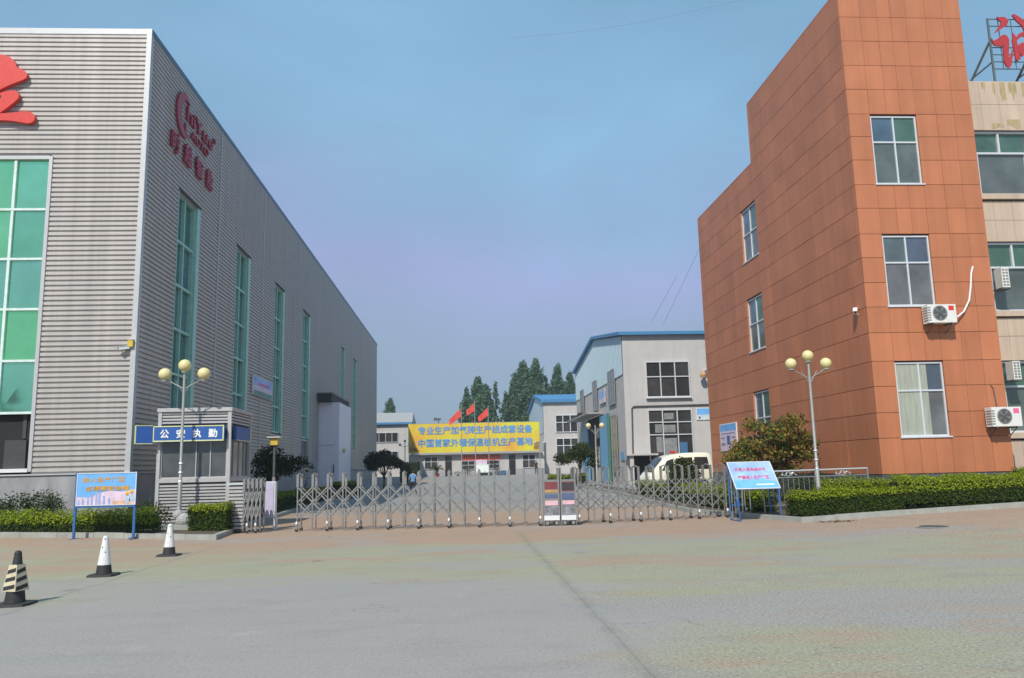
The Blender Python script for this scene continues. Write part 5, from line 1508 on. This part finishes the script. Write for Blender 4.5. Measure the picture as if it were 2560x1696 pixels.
while x < 4.9:
    if not 1.75 < x < 2.0:
        b.box(x, x+.17, OY-.106, OY-.101, 3.02, 3.07); b.box(x+.02, x+.06, OY-.1065, OY-.1008, 2.98, 3.26); b.box(x, x+.17, OY-.1062, OY-.1005, 3.18, 3.22)
    x += .27
b.build('lettering', m_bannertext, bn)
db = thing('display_board', 'bright white two-tier board standing before the office windows', 'display board', (2.9, 103, .9))
MB().box(2.05, 3.75, 102.9, 103.1, 1.25, 2.22).build('lower_panel', m_pale, db)
MB().box(2.05, 3.45, 102.95, 103.08, 2.23, 2.85).build('upper_panel', m_palepink, db)
b = MB(); b.tube([(2.15, 103, .85), (2.15, 103, 1.25)], .04, 6); b.tube([(3.65, 103, .85), (3.65, 103, 1.25)], .04, 6); b.build('leg', m_alu, db)
b = MB(); b.box(5.25, 5.85, 102.6, 103.1, .84, 1.38); o = b.build('bin_body', m_bin)
bi = thing('waste_bin', 'blue waste bin on the ground near the office middle', 'bin', (5.55, 102.8, .84)); o.parent = bi; o.data.transform(Matrix.Translation((-5.55, -102.8, -.84)))
MB().box(5.2, 5.9, 102.55, 103.15, 1.385, 1.44).build('lid', m_bluemetal, bi)
pp = thing('potted_palm', 'small potted palm in a red tub before the office', 'potted plant', (-2.75, 101, .87))
MB().lathe((-2.75, 101, .87), [(.24, 0), (.34, .34), (.36, .36)], 14).build('pot', m_terracotta, pp)
MB().tube([(-2.75, 101, 1.2), (-2.75, 101, 1.75)], [.16, .12], 8).build('trunk', m_bark, pp)
P_ = []; N_ = []
for k in range(34):
    a = random.uniform(0, 6.28); e = random.uniform(.15, 1.35)
    for q in np.linspace(.1, 1, 14):
        r_ = 1.05*q*math.cos(e*.9); P_.append((-2.75+math.cos(a)*r_, 101+math.sin(a)*r_, 1.75+1.0*q*math.sin(e)-.42*q*q)); N_.append((0, 0, 1))
leafobj('frond', leaves(np.array(P_), np.array(N_), .26, .8, .3), m_palm, pp)
for x0, z1, fz, lb_, s_ in ((.32, 9.35, 9.2, 'left flag, hanging out lowest, on a pole before the billboard', 1.3), (2.0, 10.25, 9.85, 'middle red flag on the tallest pole before the billboard', .85), (3.66, 9.5, 9.25, 'right red flag on a pole before the billboard', 1.05)):
    t = thing('flagpole', lb_, 'flagpole', (x0*.96, 96, .80), 0, 'three flagpoles before the office')
    x0 *= .96; z1 = 1.75+(z1-1.75)*.96; fz = 1.75+(fz-1.75)*.96
    MB().tube([(x0, 96, .80), (x0, 96, z1)], [.06, .035], 8).build('pole', m_pole, t)
    b = MB(); n = 12
    vs = []
    for i in range(n+1):
        u = i/n
        for j in range(7):
            v = j/6
            vs.append((x0-.05-u*1.06*s_-.05*math.sin(v*5), 96+.09*math.sin(u*8+v*2)*u, fz-v*(1.0 if s_ > 1 else .98)*(1-.35*u)-u*1.05*s_))
    b.add(vs, [(i*7+j, (i+1)*7+j, (i+1)*7+j+1, i*7+j+1) for i in range(n) for j in range(6)])
    b.build('flag', m_flag, t, True)
t = thing('loudspeaker_post', 'dark loudspeaker post sticking up behind the billboard', 'loudspeaker', (-2.6, 104.8, 3.72))
MB().tube([(-2.6, 104.8, 3.72), (-2.6, 104.8, 8.1)], .06, 6).build('post', m_polbrown, t)
MB().box(-3.2, -2.75, 104.6, 105, 8.0, 8.35).build('speaker', m_polbrown, t)
MB().box(-2.72, -2.3, 104.6, 105, 8.05, 8.3).build('speaker', m_polbrown, t)

# ------------------------------------------------------------------ van
def van():
    t = thing('parked_van', 'cream minivan with red roof beacon parked behind the right hedge', 'van', (12.1, 45, gz(12.1, 45)), R(8))
    # local: front at -x; stations (x, zlow, zbelt, zroof, half width belt, half width roof)
    st = [(-1.93, .42, .62, .64, .60, .58), (-1.88, .32, .80, .84, .70, .66), (-1.70, .28, .95, 1.02, .76, .70), (-1.45, .26, 1.02, 1.26, .78, .69), (-1.15, .25, 1.05, 1.58, .79, .66), (-.85, .25, 1.06, 1.84, .80, .64), (-.5, .25, 1.06, 1.97, .80, .64), (.2, .25, 1.06, 2.05, .80, .65), (1.0, .25, 1.06, 2.07, .80, .65), (1.62, .26, 1.05, 2.06, .79, .65), (1.80, .30, 1.04, 2.0, .78, .64), (1.92, .38, 1.0, 1.12, .74, .66)]
    def ring(s):
        x, zl, zb_, zr, hb, hr = s
        pts = [(0, zl), (hb*.92, zl), (hb, zl+.12), (hb+.015, (zl+zb_)/2), (hb, zb_), (hr+.02, zr-.14*min(1, (zr-zb_)*2)), (hr*.86, zr-.02), (0, zr)]
        full = pts+[(-a, z) for a, z in pts[-2:0:-1]]
        return [(x, a, z) for a, z in full]
    b = MB(); vs = []
    for s in st: vs += ring(s)
    n = len(ring(st[0]))
    fs = [(i*n+k, i*n+(k+1) % n, (i+1)*n+(k+1) % n, (i+1)*n+k) for i in range(len(st)-1) for k in range(n)]
    fs += [tuple(range(n)), tuple(range((len(st)-1)*n, len(st)*n))[::-1]]
    b.add(vs, fs); b.build('body', m_vanpaint, t, True, world=False)
    def interp(x):
        for a, c in zip(st[:-1], st[1:]):
            if a[0] <= x <= c[0]:
                f = (x-a[0])/(c[0]-a[0]); return [p+(q-p)*f for p, q in zip(a, c)]
    def side(x, v, s, e=.012):
        q = interp(x); zb_, zr, hb, hr = q[2], q[3], q[4], q[5]
        zt = zr-.14*min(1, (zr-zb_)*2)
        return (x, s*(hb+(hr+.02-hb)*v+e), zb_+(zt-zb_)*v)
    for nm, x0, x1, xt0, xt1 in (('front_window', -1.15, -.42, -.80, -.42), ('middle_window', -.30, .70, -.30, .70), ('rear_window', .82, 1.68, .82, 1.60)):
        for s in (-1, 1):
            g = MB(); k = 6
            lo = [side(x0+(x1-x0)*i/k, .10, s) for i in range(k+1)]; hi = [side(xt0+(xt1-xt0)*i/k, .86, s) for i in range(k+1)]
            g.add(lo+hi, [(i, i+1, k+2+i, k+1+i) for i in range(k)]); g.build(nm, m_vanglass, t, world=False)
    g = MB(); a = interp(-1.66); c = interp(-.92)
    g.add([(-1.68, -.58, 1.06), (-1.68, .58, 1.06), (-.96, .52, 1.80), (-.96, -.52, 1.80)], [(0, 1, 2, 3)]); g.data = None
    g.v = [(x-.03, y_, z+.03) for x, y_, z in g.v]; g.build('windscreen', m_vanglass, t, world=False)
    for x in (-1.25, 1.25):
        for s in (-1, 1):
            wv = MB().lathe((x, s*.80-(.10 if s > 0 else .08), .29), [(.10, 0), (.27, .0), (.29, .03), (.29, .15), (.27, .18), (.10, .18)], 22, Y).build('wheel', m_rubber, t, world=False)
            MB().lathe((x, s*.80-(.11 if s > 0 else .09), .29), [(.02, 0), (.17, .0), (.17, .20), (.02, .20)], 16, Y).build('rim', m_alu, wv, world=False)
    for s in (-1, 1):
        MB().box(-1.93, -1.80, s*.62-.10, s*.62+.10, .66, .82).build('headlight', m_alu, t, world=False)
        MB().box(-1.02, -.92, s*.98-.06, s*.98+.06, 1.10, 1.28).build('mirror', m_vanpaint, t, world=False)
        MB().box(-.36, -.355, s*.822-.003, s*.822+.003, .40, 1.05).build('door_seam', m_cable, t, world=False)
    for s in (-1, 1):
        MB().box(.74, .748, s*.823-.003, s*.823+.003, .40, 1.05).build('door_seam', m_cable, t, world=False)
        MB().box(-.30, -.12, s*.825-.012, s*.825+.012, .92, .96).build('door_handle', m_cable, t, world=False)
        MB().box(1.86, 1.925, s*.66-.07, s*.66+.07, .75, 1.15).build('tail_light', m_redsign, t, world=False)
        MB().box(-1.2, 1.2, s*.81-.012, s*.81+.012, .50, .58).build('side_stripe', m_greyroof, t, world=False)
    MB().box(-1.99, -1.86, -.70, .70, .34, .52).build('bumper', m_greyroof, t, world=False)
    b = MB(); b.ob((0, 0, 0), X, Y, Z, -.22, -.06, -.28, .28, 2.05, 2.17); b.build('roof_beacon', m_redsign, t, world=False)
    return t
van()

# ------------------------------------------------------------------ people
def person(label, loc, rz, cols, pose, sc=1.0):
    t = thing('person', label, 'person', loc, rz)
    J = {k: Vector(v) for k, v in pose.items()}
    E_ = [('pelvis', 'belly'), ('belly', 'chest'), ('chest', 'neck'), ('neck', 'head'), ('head', 'crown'),
          ('chest', 'shL'), ('shL', 'elL'), ('elL', 'wrL'), ('wrL', 'haL'), ('chest', 'shR'), ('shR', 'elR'), ('elR', 'wrR'), ('wrR', 'haR'),
          ('pelvis', 'hiL'), ('hiL', 'knL'), ('knL', 'anL'), ('anL', 'toL'), ('pelvis', 'hiR'), ('hiR', 'knR'), ('knR', 'anR'), ('anR', 'toR')]
    rad = dict(pelvis=.15, belly=.145, chest=.155, neck=.06, head=.095, crown=.075, shL=.075, elL=.05, wrL=.035, haL=.035, shR=.075, elR=.05, wrR=.035, haR=.035, hiL=.10, knL=.068, anL=.045, toL=.04, hiR=.10, knR=.068, anR=.045, toR=.04)
    names = ['pelvis']+[k for k in J if k != 'pelvis']
    me = bpy.data.meshes.new('body')
    me.from_pydata([tuple(J[k]*sc) for k in names], [(names.index(a), names.index(b_)) for a, b_ in E_], [])
    o = bpy.data.objects.new('tmp', me); COL.objects.link(o)
    md = o.modifiers.new('s', 'SKIN')
    sv = me.skin_vertices[0].data
    for i, k in enumerate(names): sv[i].radius = (rad[k]*sc, rad[k]*sc*(.75 if k in ('chest', 'belly', 'pelvis') else 1))
    sv[0].use_root = True
    s2 = o.modifiers.new('u', 'SUBSURF'); s2.levels = 2; s2.render_levels = 2
    dg = bpy.context.evaluated_depsgraph_get()
    m2 = bpy.data.meshes.new_from_object(o.evaluated_get(dg)); bpy.data.objects.remove(o)
    m2.name = 'body'
    for q in cols: m2.materials.append(q)              # skin, shirt, trousers, shoes
    hp = J['pelvis'].z*sc
    for p in m2.polygons:
        c = p.center
        near = min(names, key=lambda k: (J[k]*sc-c).length-rad[k]*sc*.8)
        if near in ('head', 'crown', 'neck', 'haL', 'haR', 'wrL', 'wrR', 'elL', 'elR'): i = 0
        elif near in ('toL', 'toR', 'anL', 'anR') and c.z < .14: i = 3
        elif c.z < hp+.04 and near in ('pelvis', 'hiL', 'hiR', 'knL', 'knR', 'anL', 'anR', 'toL', 'toR', 'belly'): i = 2
        else: i = 1
        p.material_index = i; p.use_smooth = True
    bo = bpy.data.objects.new('body', m2); COL.objects.link(bo); bo.parent = t
    hd = J['head']*sc
    h = MB(); h.sphere(hd+Vector((0, -.012, .055))*sc, .108*sc, 16, 10); h.build('hair', m_hair, t, True, world=False)
    return t
walk = dict(pelvis=(0, 0, .93), belly=(0, .01, 1.08), chest=(0, .02, 1.32), neck=(0, .02, 1.48), head=(0, .05, 1.57), crown=(0, .05, 1.66),
            shL=(-.19, .01, 1.40), elL=(-.25, .10, 1.14), wrL=(-.22, .26, .96), haL=(-.21, .32, .90), shR=(.19, .01, 1.40), elR=(.27, -.10, 1.14), wrR=(.25, -.08, .90), haR=(.25, -.05, .82),
            hiL=(-.10, 0, .88), knL=(-.12, .24, .52), anL=(-.12, .18, .08), toL=(-.12, .34, .04), hiR=(.10, 0, .88), knR=(.14, .02, .47), anR=(.22, -.26, .16), toR=(.24, -.16, .05))
person('man in a blue shirt and dark trousers walking away up the drive', (-3.25, 57.5, gz(-3.25, 57.5)+.0), R(12), [m_skin, m_shirt, m_trouser, m_shoe], walk, 1.0)
stand = dict(walk); stand.update(knL=(-.11, .03, .48), anL=(-.11, 0, .08), toL=(-.12, .14, .04), knR=(.11, .02, .48), anR=(.11, 0, .08), toR=(.12, .14, .04), wrL=(-.24, .10, .92), haL=(-.23, .12, .84))
person('person in dark clothes standing by the right end of the office', (9.6, 101.5, gz(9.6, 101.5)), R(170), [m_skin, m_trouser, m_trouser, m_trouser], stand, .98)

# scooter parked near the office
sc0 = thing('scooter', 'pale grey scooter parked before the left office window', 'scooter', (-5.3, 99, .86))
b = MB(); b.tube([(-5.75, 99, 1.14), (-5.55, 99, 1.08), (-5.25, 99, 1.05), (-5.1, 99, 1.35), (-4.8, 99, 1.55), (-4.72, 99, 1.85)], [.12, .15, .12, .07, .06, .04], 10)
b.build('frame', m_alu, sc0, True)
for x0 in (-5.7, -4.75):
    MB().lathe((x0, 98.95, 1.1), [(.12, 0), (.23, .01), (.25, .05), (.23, .09), (.12, .1)], 18, Y).build('wheel', m_rubber, sc0)
MB().box(-5.75, -5.2, 98.88, 99.12, 1.48, 1.6).build('seat', m_rubber, sc0)
MB().tube([(-4.75, 98.7, 1.88), (-4.72, 99, 1.85), (-4.75, 99.3, 1.88)], .025, 6).build('handlebar', m_rubber, sc0)

# overhead wires
b = MB()
pts = [(4.35+q*16.2, 60-10.1*q, 35.9-2.5*q-.5*math.sin(q*math.pi)) for q in np.linspace(0, 1, 20)]
b.tube(pts, .005, 5)
tag(b.build('overhead_cable', m_cable), 'thin cable crossing the top of the sky', 'cable')
for k, (xa, za, xb, zb_) in enumerate(((16.3, 12.7, 19.6, 18.9), (15.3, 12.8, 17.6, 16.6))):
    b = MB(); b.tube([(xa, 62, za), (xb, 62, zb_)], .012, 5)
    tag(b.build('guy_wire', m_cable), ['slanting guy wire left of the orange tower, the longer one', 'shorter slanting guy wire above the blue roof edge'][k], 'cable')

# ------------------------------------------------------------------ summer haze in the air
hm = bpy.data.materials.new('haze'); hm.use_nodes = True
t = hm.node_tree; t.nodes.clear()
ho = t.nodes.new('ShaderNodeOutputMaterial'); pv = t.nodes.new('ShaderNodeVolumePrincipled')
pv.inputs['Color'].default_value = (.90, .94, 1, 1); pv.inputs['Density'].default_value = .0007; pv.inputs['Anisotropy'].default_value = .2
t.links.new(pv.outputs[0], ho.inputs['Volume'])
hz = MB().box(-305, 305, -65, 405, -1.2, 39).build('haze', hm)
struct(hz, 'stuff')

t = thing('manhole_cover', 'round grey manhole cover in the concrete near the right kerb', 'manhole cover', (11.7, 19.7, gz(11.7, 19.7)))
MB().lathe((11.7, 19.7, gz(11.7, 19.7)+.001), [(.40, 0), (.40, .012), (.35, .013)], 32).build('ring', m_kerb, t)
b = MB(); b.lathe((11.7, 19.7, gz(11.7, 19.7)+.0145), [(.345, 0), (.345, .004), (.01, .004)], 32)
for k in range(-4, 5):
    w_ = math.sqrt(max(0, .33**2-(k*.075)**2)); b.box(11.7-w_, 11.7+w_, 19.7+k*.075-.012, 19.7+k*.075+.012, gz(11.7, 19.7)+.019, gz(11.7, 19.7)+.024)
b.build('cover', m_granite, t)
P_ = np.array([(10.5+RNG.normal()*.28, 22.5+RNG.normal()*.12, gz(10.5, 22.5)+.015+.02*RNG.random()) for _ in range(70)])
o = leafobj('dead_leaves', leaves(P_, np.tile((0, 0, 1.), (70, 1)), .09, .5), mat('dead_leaf', (.10, .06, .035), .8, 0, .4, 9))
tag(o, 'small drift of brown dead leaves at the foot of the right kerb', 'leaves')
